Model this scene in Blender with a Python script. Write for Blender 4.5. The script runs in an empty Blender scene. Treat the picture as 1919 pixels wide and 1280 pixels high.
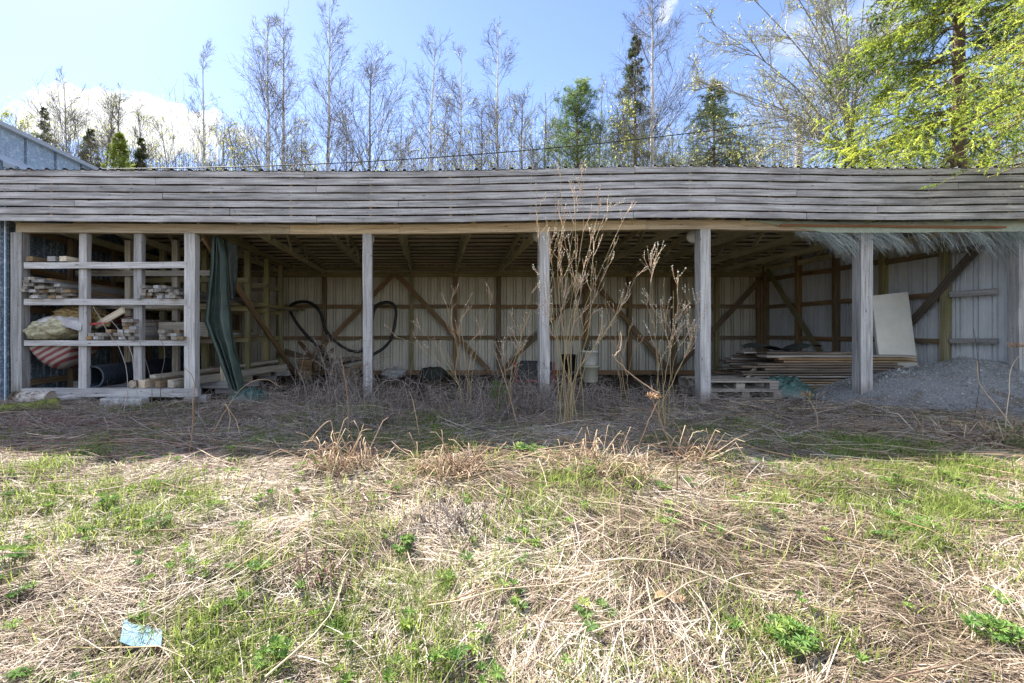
import bpy, math, random
import numpy as np
from mathutils import Vector
R = math.radians
random.seed(5)
rng = np.random.default_rng(11)
sc = bpy.context.scene
COL = sc.collection
# ------------------------------------------------------------------ camera, sky, sun, exposure
F, CX, CY, CH = 853.0, 810.0, 618.0, 1.12        # focal length and vanishing point of the photograph, eye height over the shed floor
cam = bpy.data.objects.new("camera", bpy.data.cameras.new("camera")); COL.objects.link(cam); sc.camera = cam
cam.data.sensor_width = 36; cam.data.lens = 16.0
cam.data.shift_x = (959.5 - CX) / 1919; cam.data.shift_y = (CY - 640) / 1919
cam.location = (0, 0, CH); cam.rotation_euler = (R(90), 0, 0)
cam.data.clip_start = 0.05; cam.data.clip_end = 2000
SUN_EL, SUN_AZ = 47.0, -40.0                      # azimuth clockwise from +Y
sdir = Vector((math.sin(R(SUN_AZ)) * math.cos(R(SUN_EL)), math.cos(R(SUN_AZ)) * math.cos(R(SUN_EL)), math.sin(R(SUN_EL))))
sl = bpy.data.lights.new("sun", 'SUN'); sl.energy = 5.0; sl.angle = R(0.5); sl.color = (1, .95, .87)
so = bpy.data.objects.new("sun", sl); COL.objects.link(so); so.rotation_euler = sdir.to_track_quat('Z', 'Y').to_euler()
so.location = (-10, 10, 20)
W_ = bpy.data.worlds.new("World"); sc.world = W_; W_.use_nodes = True
sc.view_settings.view_transform = 'Standard'; sc.view_settings.look = 'None'
sc.view_settings.exposure = 1.9; sc.view_settings.gamma = 1.0
sc.render.engine = 'CYCLES'
sc.cycles.max_bounces = 8; sc.cycles.diffuse_bounces = 5; sc.cycles.transparent_max_bounces = 4
sc.cycles.transmission_bounces = 3; sc.cycles.glossy_bounces = 2
sc.cycles.use_denoising = True; sc.cycles.denoiser = "OPENIMAGEDENOISE"; sc.cycles.denoising_prefilter = "NONE"
sc.cycles.sample_clamp_indirect = 4.0


class NT:
    """tiny node-tree helper"""
    def __init__(s, tree): s.t = tree
    def n(s, typ, ins=None, **kw):
        nd = s.t.nodes.new(typ)
        for k, v in kw.items(): setattr(nd, k, v)
        for k, v in (ins or {}).items():
            if isinstance(v, bpy.types.NodeSocket): s.t.links.new(v, nd.inputs[k])
            else: nd.inputs[k].default_value = v
        return nd
    def math(s, op, a, b=0.0, clamp=False):
        return s.n('ShaderNodeMath', {0: a, 1: b}, operation=op, use_clamp=clamp).outputs[0]
    def ramp(s, fac, stops):
        r = s.n('ShaderNodeValToRGB', {0: fac})
        els = r.color_ramp.elements
        while len(els) < len(stops): els.new(0.5)
        for e, (p, c) in zip(els, stops): e.position = p; e.color = (*c, 1)
        return r.outputs[0]
    def step(s, v, a, b):
        m = s.n('ShaderNodeMapRange', {0: v, 1: a, 2: b, 3: 0.0, 4: 1.0}, interpolation_type='SMOOTHSTEP')
        return m.outputs[0]
    def mix(s, f, a, b, blend='MIX'):
        m = s.n('ShaderNodeMix', data_type='RGBA', blend_type=blend)
        for i, v in ((0, f), (6, a), (7, b)):
            if isinstance(v, bpy.types.NodeSocket): s.t.links.new(v, m.inputs[i])
            else: m.inputs[i].default_value = v if i == 0 else (*v, 1)
        return m.outputs[2]
    def noise(s, vec, scale, detail=4, rough=.55, out=0):
        return s.n('ShaderNodeTexNoise', {'Vector': vec, 'Scale': scale, 'Detail': detail, 'Roughness': rough}).outputs[out]
    def attr(s, name, out='Fac'):
        return s.n('ShaderNodeAttribute', attribute_name=name).outputs[out]


def world():
    w = NT(W_.node_tree); W_.node_tree.nodes.clear()
    sky = w.n('ShaderNodeTexSky'); sky.sky_type = 'NISHITA'; sky.sun_disc = False
    sky.sun_elevation = R(SUN_EL); sky.sun_rotation = R(SUN_AZ)
    sky.altitude = 80; sky.air_density = 1.0; sky.dust_density = .2; sky.ozone_density = 2.2
    g = w.n('ShaderNodeTexCoord').outputs['Generated']
    x = w.n('ShaderNodeSeparateXYZ', {0: g})
    yy = w.math('MAXIMUM', x.outputs[1], .02)
    u = w.math('DIVIDE', x.outputs[0], yy); v = w.math('DIVIDE', x.outputs[2], yy)
    uv = w.n('ShaderNodeCombineXYZ', {0: u, 1: v, 2: 0.0}).outputs[0]
    def ell(cu, cv, a, b, tilt, amp, scale, lo, hi):
        du = w.math('SUBTRACT', u, cu); dv = w.math('SUBTRACT', v, cv)
        dv = w.math('SUBTRACT', dv, w.math('MULTIPLY', du, tilt))
        e = w.math('ADD', w.math('POWER', w.math('ABSOLUTE', w.math('DIVIDE', du, a)), 2), w.math('POWER', w.math('ABSOLUTE', w.math('DIVIDE', dv, b)), 2))
        d = w.math('SUBTRACT', 1.0, e)
        nz = w.math('MULTIPLY', w.math('SUBTRACT', w.noise(uv, scale, 7, .6), .5), amp)
        return w.step(w.math('ADD', d, nz), lo, hi)
    inner = w.step(x.outputs[1], .05, .15)
    c1 = ell(-.665, .455, .275, .075, -.18, 2.2, 14, .0, .45)
    c1b = ell(-.80, .47, .13, .06, 0, 2.2, 16, .0, .5)
    c2 = ell(.95, .66, .32, .10, .15, 3.2, 6, .25, 1.3)
    c3 = ell(.515, .71, .035, .05, 1.2, 2.0, 16, .3, 1.2)
    c = w.math('MAXIMUM', w.math('MAXIMUM', c1, c1b), w.math('MAXIMUM', w.math('MULTIPLY', c2, .35), w.math('MULTIPLY', c3, .6)))
    c = w.math('MULTIPLY', c, inner)
    # unseen bright clouds added behind the camera to fill the shaded shed front
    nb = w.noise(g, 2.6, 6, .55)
    fill_clouds = w.math('MULTIPLY', w.math('MULTIPLY', w.step(nb, .44, .58), w.step(x.outputs[1], -.15, -.4)), w.step(x.outputs[2], .02, .16))
    cs = w.mix(c, w.mix(1.0, sky.outputs[0], (1.0, .95, 1.05), 'MULTIPLY'), (5.6, 5.7, 5.8))
    cs = w.mix(fill_clouds, cs, (7.4, 8.3, 9.8))
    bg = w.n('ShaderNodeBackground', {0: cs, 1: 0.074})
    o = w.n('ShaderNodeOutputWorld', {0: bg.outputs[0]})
world()

# ------------------------------------------------------------------ materials
MATS = {}
def newmat(name):
    m = bpy.data.materials.new(name); m.use_nodes = True; m.node_tree.nodes.clear()
    MATS[name] = m
    return NT(m.node_tree), m
def finish(w, col, rough=.8, spec=.3, metal=0.0, bump=None, bstr=.3, bdist=.01, transl=0.0, tcol=None):
    ins = {'Base Color': col if isinstance(col, bpy.types.NodeSocket) else (*col, 1), 'Roughness': rough, 'Metallic': metal, 'Specular IOR Level': spec}
    b = w.n('ShaderNodeBsdfPrincipled', ins)
    if bump is not None:
        bn = w.n('ShaderNodeBump', {'Height': bump, 'Strength': bstr, 'Distance': bdist})
        w.t.links.new(bn.outputs[0], b.inputs['Normal'])
    sh = b.outputs[0]
    if transl > 0:
        tc = tcol if tcol is not None else col
        t = w.n('ShaderNodeBsdfTranslucent', {0: tc if isinstance(tc, bpy.types.NodeSocket) else (*tc, 1)})
        sh = w.n('ShaderNodeMixShader', {0: transl, 1: sh, 2: t.outputs[0]}).outputs[0]
    w.n('ShaderNodeOutputMaterial', {0: sh})

def wood(name, dark, mid, light, green=0.0, gcol=(.13, .14, .04), stain=.5, knots=True, rough=.85, foot=False):
    w, m = newmat(name)
    g = w.attr('gco', 'Vector'); tint = w.attr('tint')
    gs = w.n('ShaderNodeMapping', {0: g, 3: (1.1, 26, 26)}).outputs[0]
    n1 = w.noise(gs, 1.6, 6, .62)
    n2 = w.noise(w.n('ShaderNodeMapping', {0: g, 3: (.7, 3, 3)}).outputs[0], 1.7, 4, .6)
    base = w.ramp(n1, [(.28, dark), (.5, mid), (.72, light)])
    st = w.step(n2, .42, .72)
    base = w.mix(w.math('MULTIPLY', st, stain), base, tuple(c * .45 for c in mid))
    br = w.math('ADD', w.math('MULTIPLY', tint, .55), .72)
    hv = w.n('ShaderNodeHueSaturation', {'Value': br, 'Color': base, 'Saturation': w.math('ADD', w.math('MULTIPLY', tint, .3), .85)}).outputs[0]
    if knots:
        vv = w.n('ShaderNodeTexVoronoi', {'Vector': w.n('ShaderNodeMapping', {0: g, 3: (2.6, 9, 9)}).outputs[0], 'Scale': 1.0}).outputs[0]
        k = w.math('SUBTRACT', 1.0, w.step(vv, .04, .1))
        hv = w.mix(w.math('MULTIPLY', k, .75), hv, tuple(c * .3 for c in dark))
        # nail rows and weathering specks
        sp = w.step(w.noise(g, 26, 4, .7), .6, .7)
        hv = w.mix(w.math('MULTIPLY', sp, .62), hv, tuple(c * .35 for c in dark))
    if green > 0:
        ng = w.noise(w.n('ShaderNodeMapping', {0: g, 3: (1, 3, 3)}).outputs[0], 1.3, 4, .6)
        hv = w.mix(w.math('MULTIPLY', w.step(ng, .38, .66), green), hv, gcol)
    if foot:
        z = w.n('ShaderNodeSeparateXYZ', {0: w.n('ShaderNodeNewGeometry').outputs['Position']}).outputs[2]
        zz = w.math('ADD', z, w.math('MULTIPLY', w.math('SUBTRACT', n2, .5), -.5))
        hv = w.mix(w.math('MULTIPLY', w.math('SUBTRACT', 1.0, w.step(zz, .06, .32)), .6), hv, (.12, .095, .065))
    finish(w, hv, rough, .2, bump=n1, bstr=.5, bdist=.004)
    return m
wood('wood_grey', (.17, .16, .155), (.37, .35, .34), (.54, .52, .505), stain=.45)
wood('wood_fascia', (.14, .128, .122), (.385, .36, .352), (.57, .54, .53), stain=.8)
wood('wood_post', (.18, .165, .155), (.39, .37, .355), (.56, .54, .52), stain=.4, foot=True)
wood('wood_tan', (.27, .2, .135), (.5, .405, .295), (.63, .53, .4), stain=.25)
wood('wood_brown', (.1, .06, .035), (.235, .15, .09), (.35, .235, .15), green=.25, stain=.35)
wood('wood_green', (.13, .11, .06), (.31, .255, .145), (.44, .37, .23), green=.65, gcol=(.17, .17, .05), stain=.4)
wood('wood_truss', (.24, .21, .13), (.5, .445, .3), (.64, .58, .42), green=.4, gcol=(.25, .25, .1), stain=.3)
wood('wood_pale', (.24, .2, .15), (.48, .415, .325), (.64, .57, .46), stain=.4)
wood('wood_worn', (.1, .085, .07), (.235, .205, .175), (.36, .32, .28), stain=.5)
wood('wood_dark', (.06, .045, .035), (.15, .115, .085), (.25, .2, .155), stain=.5)
wood('wood_lath', (.25, .07, .02), (.42, .15, .05), (.5, .2, .08), stain=.15, knots=False)

def rgb_noise(name, stops, scale, rough=.8, detail=5, coord='Object', spec=.3, bstr=.3, bdist=.01, transl=0.0, tint=0.0, metal=0.0):
    w, m = newmat(name)
    tc = w.n('ShaderNodeTexCoord').outputs[coord]
    n = w.noise(tc, scale, detail, .6)
    col = w.ramp(n, stops)
    if tint: col = w.n('ShaderNodeHueSaturation', {'Value': w.math('ADD', w.math('MULTIPLY', w.attr('tint'), tint), 1 - tint / 2), 'Color': col}).outputs[0]
    finish(w, col, rough, spec, metal, bump=n, bstr=bstr, bdist=bdist, transl=transl)
    return m

def sheet_metal(name, c, c2, rough, spangle=0.0, dirt=(.12, .1, .06), dirtamt=.35, metal=0.0):
    w, m = newmat(name)
    tc = w.n('ShaderNodeTexCoord').outputs['Object']
    n = w.noise(tc, 1.3, 6, .65)
    col = w.mix(w.step(n, .3, .7), c, c2)
    ds = w.noise(w.n('ShaderNodeMapping', {0: tc, 3: (4, 4, .6)}).outputs[0], 2.2, 5, .65)
    col = w.mix(w.math('MULTIPLY', w.step(ds, .45, .8), dirtamt), col, dirt)
    if spangle > 0:
        v = w.n('ShaderNodeTexVoronoi', {'Vector': tc, 'Scale': 55.0}).outputs['Color']
        s = w.n('ShaderNodeSeparateXYZ', {0: v}).outputs[0]
        col = w.mix(w.math('MULTIPLY', w.step(s, .55, .95), spangle), col, (.62, .68, .74))
        v2 = w.n('ShaderNodeTexVoronoi', {'Vector': tc, 'Scale': 28.0}).outputs['Color']
        s2 = w.n('ShaderNodeSeparateXYZ', {0: v2}).outputs[0]
        col = w.mix(w.math('MULTIPLY', w.step(s2, .8, .9), spangle * .8), col, (.72, .77, .82))
    finish(w, col, rough, .4, metal, bump=n, bstr=.08)
    return m
sheet_metal('metal_cream', (.63, .585, .48), (.53, .49, .395), .55, dirt=(.2, .15, .08))
sheet_metal('metal_white', (.64, .66, .68), (.56, .58, .60), .45, dirtamt=.22)
sheet_metal('metal_galv_shaded', (.12, .155, .2), (.085, .115, .15), .5, spangle=.26, dirtamt=.1)  # same galvanised steel as the outer wall, its shade darkened into the colour
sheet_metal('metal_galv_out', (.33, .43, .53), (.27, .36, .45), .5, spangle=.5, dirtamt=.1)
sheet_metal('metal_roof', (.15, .143, .135), (.1, .095, .088), .6, dirtamt=.3)
sheet_metal('metal_dark', (.05, .05, .05), (.035, .035, .035), .7)
sheet_metal('metal_trim', (.5, .53, .56), (.44, .47, .5), .4, dirtamt=.1)

def ground_mat():
    w, m = newmat('soil')
    tc = w.n('ShaderNodeTexCoord').outputs['Object']
    n = w.noise(tc, 9, 8, .7); n2 = w.noise(tc, 70, 5, .7); n3 = w.noise(tc, 1.2, 4, .6)
    col = w.ramp(n, [(.3, (.04, .03, .02)), (.55, (.1, .075, .048)), (.75, (.2, .15, .095))])
    col = w.mix(w.math('MULTIPLY', w.step(n2, .45, .7), .6), col, (.33, .26, .165))
    gm = w.math('MULTIPLY', w.attr('green'), w.step(n, .35, .6))
    col = w.mix(w.math('MULTIPLY', gm, .55), col, (.09, .14, .03))
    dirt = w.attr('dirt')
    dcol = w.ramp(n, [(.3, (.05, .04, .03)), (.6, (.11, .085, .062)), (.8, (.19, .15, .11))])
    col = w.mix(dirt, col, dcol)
    finish(w, col, .95, .1, bump=n2, bstr=.7, bdist=.03)
ground_mat()

def blades(name, stops, transl, rough=.6, tmul=1.0):
    w, m = newmat(name)
    t = w.attr('tint')
    col = w.ramp(t, stops)
    tcol = w.n('ShaderNodeHueSaturation', {'Value': tmul, 'Color': col}).outputs[0]
    finish(w, col, rough, .25, transl=transl, tcol=tcol)
blades('straw', [(0, (.085, .06, .04)), (.3, (.245, .18, .12)), (.65, (.44, .355, .265)), (1, (.67, .585, .49))], .22)
blades('grass', [(0, (.08, .12, .028)), (.5, (.19, .25, .055)), (1, (.37, .42, .12))], .5, tmul=1.2)
blades('lupine', [(0, (.045, .11, .03)), (.5, (.12, .23, .05)), (1, (.29, .38, .08))], .42)
blades('stalk', [(0, (.16, .10, .07)), (.4, (.33, .22, .14)), (.75, (.5, .36, .22)), (1, (.62, .5, .36))], .05)
blades('stalk_red', [(0, (.12, .065, .055)), (.5, (.27, .155, .125)), (1, (.42, .3, .25))], 0.0)
blades('bramble', [(0, (.08, .06, .05)), (.5, (.2, .16, .135)), (1, (.42, .36, .31))], 0.0)
blades('dead_leaf', [(0, (.16, .08, .04)), (.5, (.36, .24, .15)), (1, (.62, .55, .46))], .2)
blades('needle', [(0, (.045, .075, .018)), (.42, (.17, .235, .04)), (1, (.5, .54, .09))], .55, tmul=1.5)
blades('needle_dark', [(0, (.03, .05, .02)), (.5, (.06, .09, .03)), (1, (.11, .15, .05))], .3)
blades('needle_pale', [(0, (.07, .1, .04)), (.5, (.17, .22, .09)), (1, (.33, .37, .16))], .4, tmul=1.2)
blades('needle_pine', [(0, (.06, .11, .035)), (.5, (.14, .22, .07)), (1, (.3, .37, .1))], .4, tmul=1.2)
blades('bud', [(0, (.2, .23, .05)), (.5, (.36, .38, .08)), (1, (.52, .5, .15))], .5, tmul=1.3)
blades('twig', [(0, (.08, .068, .055)), (.5, (.15, .13, .105)), (1, (.26, .23, .185))], 0.0)
blades('twig_grey', [(0, (.2, .18, .155)), (.5, (.32, .3, .26)), (1, (.45, .43, .38))], 0.0)
blades('willow', [(0, (.2, .155, .085)), (.35, (.38, .29, .14)), (.7, (.46, .26, .16)), (1, (.56, .4, .3))], 0.0)
blades('catkin', [(0, (.4, .4, .3)), (.6, (.62, .62, .5)), (1, (.78, .78, .7))], .25)
blades('strand', [(0, (.22, .26, .26)), (.5, (.42, .47, .47)), (1, (.68, .72, .72))], .3)

rgb_noise('bark_birch', [(.3, (.12, .1, .09)), (.45, (.5, .47, .43)), (.75, (.68, .66, .62))], 3.5, rough=.8)
rgb_noise('bark_log', [(.36, (.05, .035, .03)), (.46, (.34, .29, .25)), (.7, (.52, .47, .42))], 14, rough=.9)
rgb_noise('bark_grey', [(.3, (.13, .115, .1)), (.6, (.28, .26, .23)), (.8, (.4, .38, .34))], 6, rough=.9)
rgb_noise('bark_brown', [(.3, (.08, .055, .04)), (.6, (.19, .13, .09)), (.8, (.3, .22, .16))], 9, rough=.9)
rgb_noise('moss', [(.3, (.05, .06, .015)), (.55, (.16, .17, .04)), (.8, (.28, .27, .08))], 16, rough=.95, bstr=.9, bdist=.04)
rgb_noise('cloth_green', [(.3, (.03, .045, .036)), (.6, (.055, .078, .064)), (.85, (.1, .125, .105))], 3, rough=.5, spec=.4, transl=.1)
rgb_noise('cloth_heap', [(.3, (.02, .05, .045)), (.6, (.045, .095, .08)), (.85, (.08, .15, .125))], 5, rough=.45, spec=.45)
rgb_noise('cloth_dark', [(.3, (.02, .024, .02)), (.7, (.05, .055, .045))], 20, rough=.9)
rgb_noise('rubber', [(.3, (.008, .008, .009)), (.7, (.022, .022, .024))], 8, rough=.45, spec=.4)
rgb_noise('pipe_black', [(.3, (.01, .014, .02)), (.7, (.03, .04, .055))], 5, rough=.4, spec=.5)
rgb_noise('red_paint', [(.3, (.28, .03, .03)), (.7, (.4, .06, .05))], 8, rough=.5)
rgb_noise('bucket', [(.3, (.5, .46, .33)), (.7, (.66, .62, .48))], 4, rough=.5)
rgb_noise('bucket_white', [(.3, (.62, .6, .54)), (.7, (.76, .74, .68))], 4, rough=.5)
rgb_noise('foam', [(.3, (.52, .49, .42)), (.7, (.66, .63, .56))], 2.2, rough=.85, bstr=.1)
rgb_noise('wool', [(.3, (.25, .21, .12)), (.55, (.46, .42, .28)), (.8, (.62, .58, .44))], 18, rough=1, bstr=1, bdist=.05)
rgb_noise('wool_dark', [(.3, (.12, .08, .03)), (.55, (.3, .21, .09)), (.8, (.44, .34, .17))], 20, rough=1, bstr=1, bdist=.05)
rgb_noise('film', [(.3, (.3, .27, .26)), (.7, (.5, .47, .46))], 6, rough=.4)
rgb_noise('concrete', [(.3, (.26, .25, .24)), (.7, (.46, .45, .43))], 12, rough=.95)
def gravel_mat():
    w, m = newmat('gravel'); tc = w.n('ShaderNodeTexCoord').outputs['Object']
    n = w.noise(tc, 55, 5, .7); n2 = w.noise(tc, 2.6, 5, .6)
    col = w.ramp(n, [(.3, (.1, .1, .1)), (.5, (.215, .212, .208)), (.72, (.36, .357, .35))])
    col = w.mix(w.math('MULTIPLY', w.step(n2, .52, .66), .75), col, (.13, .095, .065))
    finish(w, col, .95, .2, bump=n, bstr=.9, bdist=.03)
gravel_mat()
rgb_noise('stone', [(.3, (.17, .168, .165)), (.7, (.31, .307, .3))], 30, rough=.95, spec=.1, tint=1.0)
rgb_noise('plastic_blue', [(.35, (.11, .19, .24)), (.7, (.19, .28, .34))], 9, rough=.8, spec=.1)
rgb_noise('wrap_green', [(.3, (.32, .37, .30)), (.7, (.47, .52, .44))], 14, rough=.7)
rgb_noise('lamp_white', [(.3, (.52, .53, .5)), (.7, (.68, .69, .66))], 5, rough=.4)
rgb_noise('wire', [(.3, (.015, .015, .017)), (.7, (.03, .03, .03))], 5, rough=.6)
rgb_noise('pole_wood', [(.3, (.3, .28, .25)), (.7, (.5, .47, .43))], 9, rough=.9)
rgb_noise('cut_wood', [(.3, (.24, .19, .14)), (.7, (.4, .33, .25))], 9, rough=.9)
rgb_noise('seed_brown', [(.3, (.25, .15, .08)), (.7, (.42, .28, .16))], 30, rough=.9)
def striped():
    w, m = newmat('striped')
    tc = w.n('ShaderNodeTexCoord').outputs['Object']
    s = w.n('ShaderNodeTexWave', {'Vector': w.n('ShaderNodeMapping', {0: tc, 2: (0, R(-62), 0)}).outputs[0], 'Scale': 3.6, 'Distortion': 1.5, 'Detail': 2.0, 'Detail Scale': 1.0}, bands_direction='X').outputs['Fac']
    col = w.mix(w.step(s, .45, .55), (.34, .29, .25), (.2, .05, .055))
    n = w.noise(tc, 12, 4)
    col = w.mix(w.math('MULTIPLY', w.step(n, .5, .75), .3), col, (.3, .24, .2))
    finish(w, col, .6, .3, bump=n, bstr=.4, bdist=.02, transl=.1)
striped()

# ------------------------------------------------------------------ mesh builder
class MB:
    def __init__(s): s.v = []; s.q = []; s.t = []; s.tint = []; s.g = []; s.n = 0
    def add(s, v, quads=None, tris=None, tint=None, g=None):
        v = np.asarray(v, dtype=np.float32).reshape(-1, 3); n = len(v)
        s.v.append(v)
        if quads is not None and len(quads): s.q.append(np.asarray(quads, dtype=np.int32).reshape(-1, 4) + s.n)
        if tris is not None and len(tris): s.t.append(np.asarray(tris, dtype=np.int32).reshape(-1, 3) + s.n)
        if tint is None: tint = random.random()
        s.tint.append(np.broadcast_to(np.asarray(tint, dtype=np.float32), (n,)))
        s.g.append(v if g is None else np.asarray(g, dtype=np.float32).reshape(-1, 3))
        s.n += n
        return s
    def build(s, name, mat, parent=None, smooth=False, origin=None):
        v = np.concatenate(s.v).astype(np.float32)
        q = np.concatenate(s.q) if s.q else np.zeros((0, 4), np.int32)
        t = np.concatenate(s.t) if s.t else np.zeros((0, 3), np.int32)
        if origin is not None: v = v - np.array(origin, np.float32)
        me = bpy.data.meshes.new(name)
        me.vertices.add(len(v)); me.vertices.foreach_set('co', v.ravel())
        nl = q.size + t.size; me.loops.add(nl)
        me.loops.foreach_set('vertex_index', np.concatenate([q.ravel(), t.ravel()]).astype(np.int32))
        me.polygons.add(len(q) + len(t))
        st = np.concatenate([np.arange(len(q)) * 4, q.size + np.arange(len(t)) * 3]).astype(np.int32)
        me.polygons.foreach_set('loop_start', st)
        me.update(calc_edges=True); me.validate()
        a = me.attributes.new('tint', 'FLOAT', 'POINT'); a.data.foreach_set('value', np.concatenate(s.tint).astype(np.float32))
        a = me.attributes.new('gco', 'FLOAT_VECTOR', 'POINT'); a.data.foreach_set('vector', np.concatenate(s.g).astype(np.float32).ravel())
        me.materials.append(MATS[mat])
        me.polygons.foreach_set('use_smooth', np.full(len(me.polygons), smooth, bool))
        o = bpy.data.objects.new(name, me); COL.objects.link(o)
        if origin is not None: o.location = origin
        if parent is not None:
            o.parent = parent
            o.location = Vector(o.location) - WORLD.get(parent.name, Vector((0, 0, 0)))
            WORLD[o.name] = Vector(origin) if origin is not None else Vector((0, 0, 0))
        else: WORLD[o.name] = Vector(o.location)
        return o
WORLD = {}
def nrm(a): return a / np.maximum(np.linalg.norm(a, axis=-1, keepdims=True), 1e-9)
def tag(o, label, cat, group=None, kind=None):
    o['label'] = label; o['category'] = cat
    if group: o['group'] = group
    if kind: o['kind'] = kind
    return o
def thing(name, loc, label, cat, group=None):
    o = bpy.data.objects.new(name, None); COL.objects.link(o); o.location = loc; o.empty_display_size = .1
    WORLD[o.name] = Vector(loc)
    return tag(o, label, cat, group)
def W(x, y, Y): return np.array(((x - CX) * Y / F, Y, CH + (CY - y) * Y / F))

def beam(mb, p0, p1, w, t, up=(0, 0, 1), seg=1, jit=0.0, tint=None, dz=None):
    """board from p0 to p1; w is measured across (side), t along 'up'"""
    p0 = np.array(p0, float); p1 = np.array(p1, float); d = p1 - p0; L = np.linalg.norm(d); d = d / L
    up = np.array(up, float)
    a = np.cross(d, up); a /= np.linalg.norm(a); b = np.cross(a, d)
    s = np.linspace(0, 1, seg + 1)
    c = p0 + (p1 - p0) * s[:, None]
    if jit: c = c + rng.normal(0, jit, (seg + 1, 1)) * b + rng.normal(0, jit, (seg + 1, 1)) * a
    if dz is not None: c = c + np.stack([0 * s, 0 * s, dz(c[:, 0])], 1)
    cs = np.array([(-1, -1), (1, -1), (1, 1), (-1, 1)]) * .5
    v = c[:, None, :] + cs[None, :, :1] * w * a + cs[None, :, 1:] * t * b
    off = rng.uniform(-50, 50, 3)
    g = np.stack([np.repeat(s * L, 4), np.tile(cs[:, 0] * w, seg + 1), np.tile(cs[:, 1] * t, seg + 1)], 1) + off
    q = []
    for k in range(seg):
        o = k * 4
        for i in range(4): j = (i + 1) % 4; q.append((o + i, o + j, o + 4 + j, o + 4 + i))
    e = seg * 4
    q += [(3, 2, 1, 0), (e, e + 1, e + 2, e + 3)]
    mb.add(v, q, tint=random.random() if tint is None else tint, g=g)
    return mb
def board(name, mat, parent, p0, p1, w, t, up=(0, 0, 1), **k):
    p0 = np.array(p0, float)
    return beam(MB(), p0, p1, w, t, up, **k).build(name, mat, parent, origin=tuple(p0) if parent is None else None)

def tubes(mb, P, Rr, n=3, tint=None, caps=False):
    """P (N,K,3) centre lines, Rr (N,K) radii; n = 2 gives ribbons"""
    P = np.asarray(P, float); N, K = P.shape[:2]
    Rr = np.broadcast_to(np.asarray(Rr, float), (N, K))
    T = nrm(np.gradient(P, axis=1))
    ref = np.where(np.abs(T[..., 2:]) < .85, np.array([0, 0, 1.]), np.array([1., 0, 0]))
    # one reference per curve keeps the ring from flipping
    ref = np.broadcast_to(ref[:, K // 2:K // 2 + 1], T.shape)
    A = nrm(np.cross(T, ref)); B = np.cross(T, A)
    ph = rng.uniform(0, 2 * np.pi, (N, 1, 1))
    if n == 2:
        D = A * np.cos(ph) + B * np.sin(ph)
        v = np.stack([P - D * Rr[..., None], P + D * Rr[..., None]], 2)
    else:
        an = (np.arange(n) / n * 2 * np.pi)[None, None, :] + ph
        v = P[:, :, None, :] + (np.cos(an)[..., None] * A[:, :, None, :] + np.sin(an)[..., None] * B[:, :, None, :]) * Rr[..., None, None]
    base = (np.arange(N) * K * n)[:, None, None] + (np.arange(K - 1) * n)[None, :, None]
    if n == 2:
        q = np.stack([base + 0, base + 1, base + 3, base + 2], -1).reshape(-1, 4)
    else:
        i = np.arange(n); j = (i + 1) % n
        q = np.stack([base + i, base + j, base + n + j, base + n + i], -1).reshape(-1, 4)
    if tint is None: tint = rng.random(N)
    s = np.concatenate([[0], np.cumsum(np.linalg.norm(np.diff(P[0], axis=0), axis=1))])
    mb.add(v, q, tint=np.repeat(np.broadcast_to(tint, (N,)), K * n))
    if caps and n > 2:
        for kk in (0, K - 1):
            idx = (np.arange(N) * K * n)[:, None] + kk * n
            c0 = P[:, kk]; m0 = mb.n
            rv = v[:, kk]                                   # N,n,3
            vv = np.concatenate([rv, c0[:, None]], 1)
            i = np.arange(n); j = (i + 1) % n
            tr = np.stack([i, j, np.full(n, n)], -1)[None] + (np.arange(N) * (n + 1))[:, None, None]
            mb.add(vv, None, tr.reshape(-1, 3), tint=np.repeat(np.broadcast_to(tint, (N,)), n + 1))
    return mb
def smooth_path(pts, K):
    pts = np.array(pts, float); t = np.linspace(0, len(pts) - 1, K)
    out = np.zeros((K, 3)); n = len(pts)
    for k, tt in enumerate(t):
        i = min(int(tt), n - 2); f = tt - i
        p0 = pts[max(i - 1, 0)]; p1 = pts[i]; p2 = pts[i + 1]; p3 = pts[min(i + 2, n - 1)]
        out[k] = .5 * ((2 * p1) + (-p0 + p2) * f + (2 * p0 - 5 * p1 + 4 * p2 - p3) * f * f + (-p0 + 3 * p1 - 3 * p2 + p3) * f ** 3)
    return out
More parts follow.
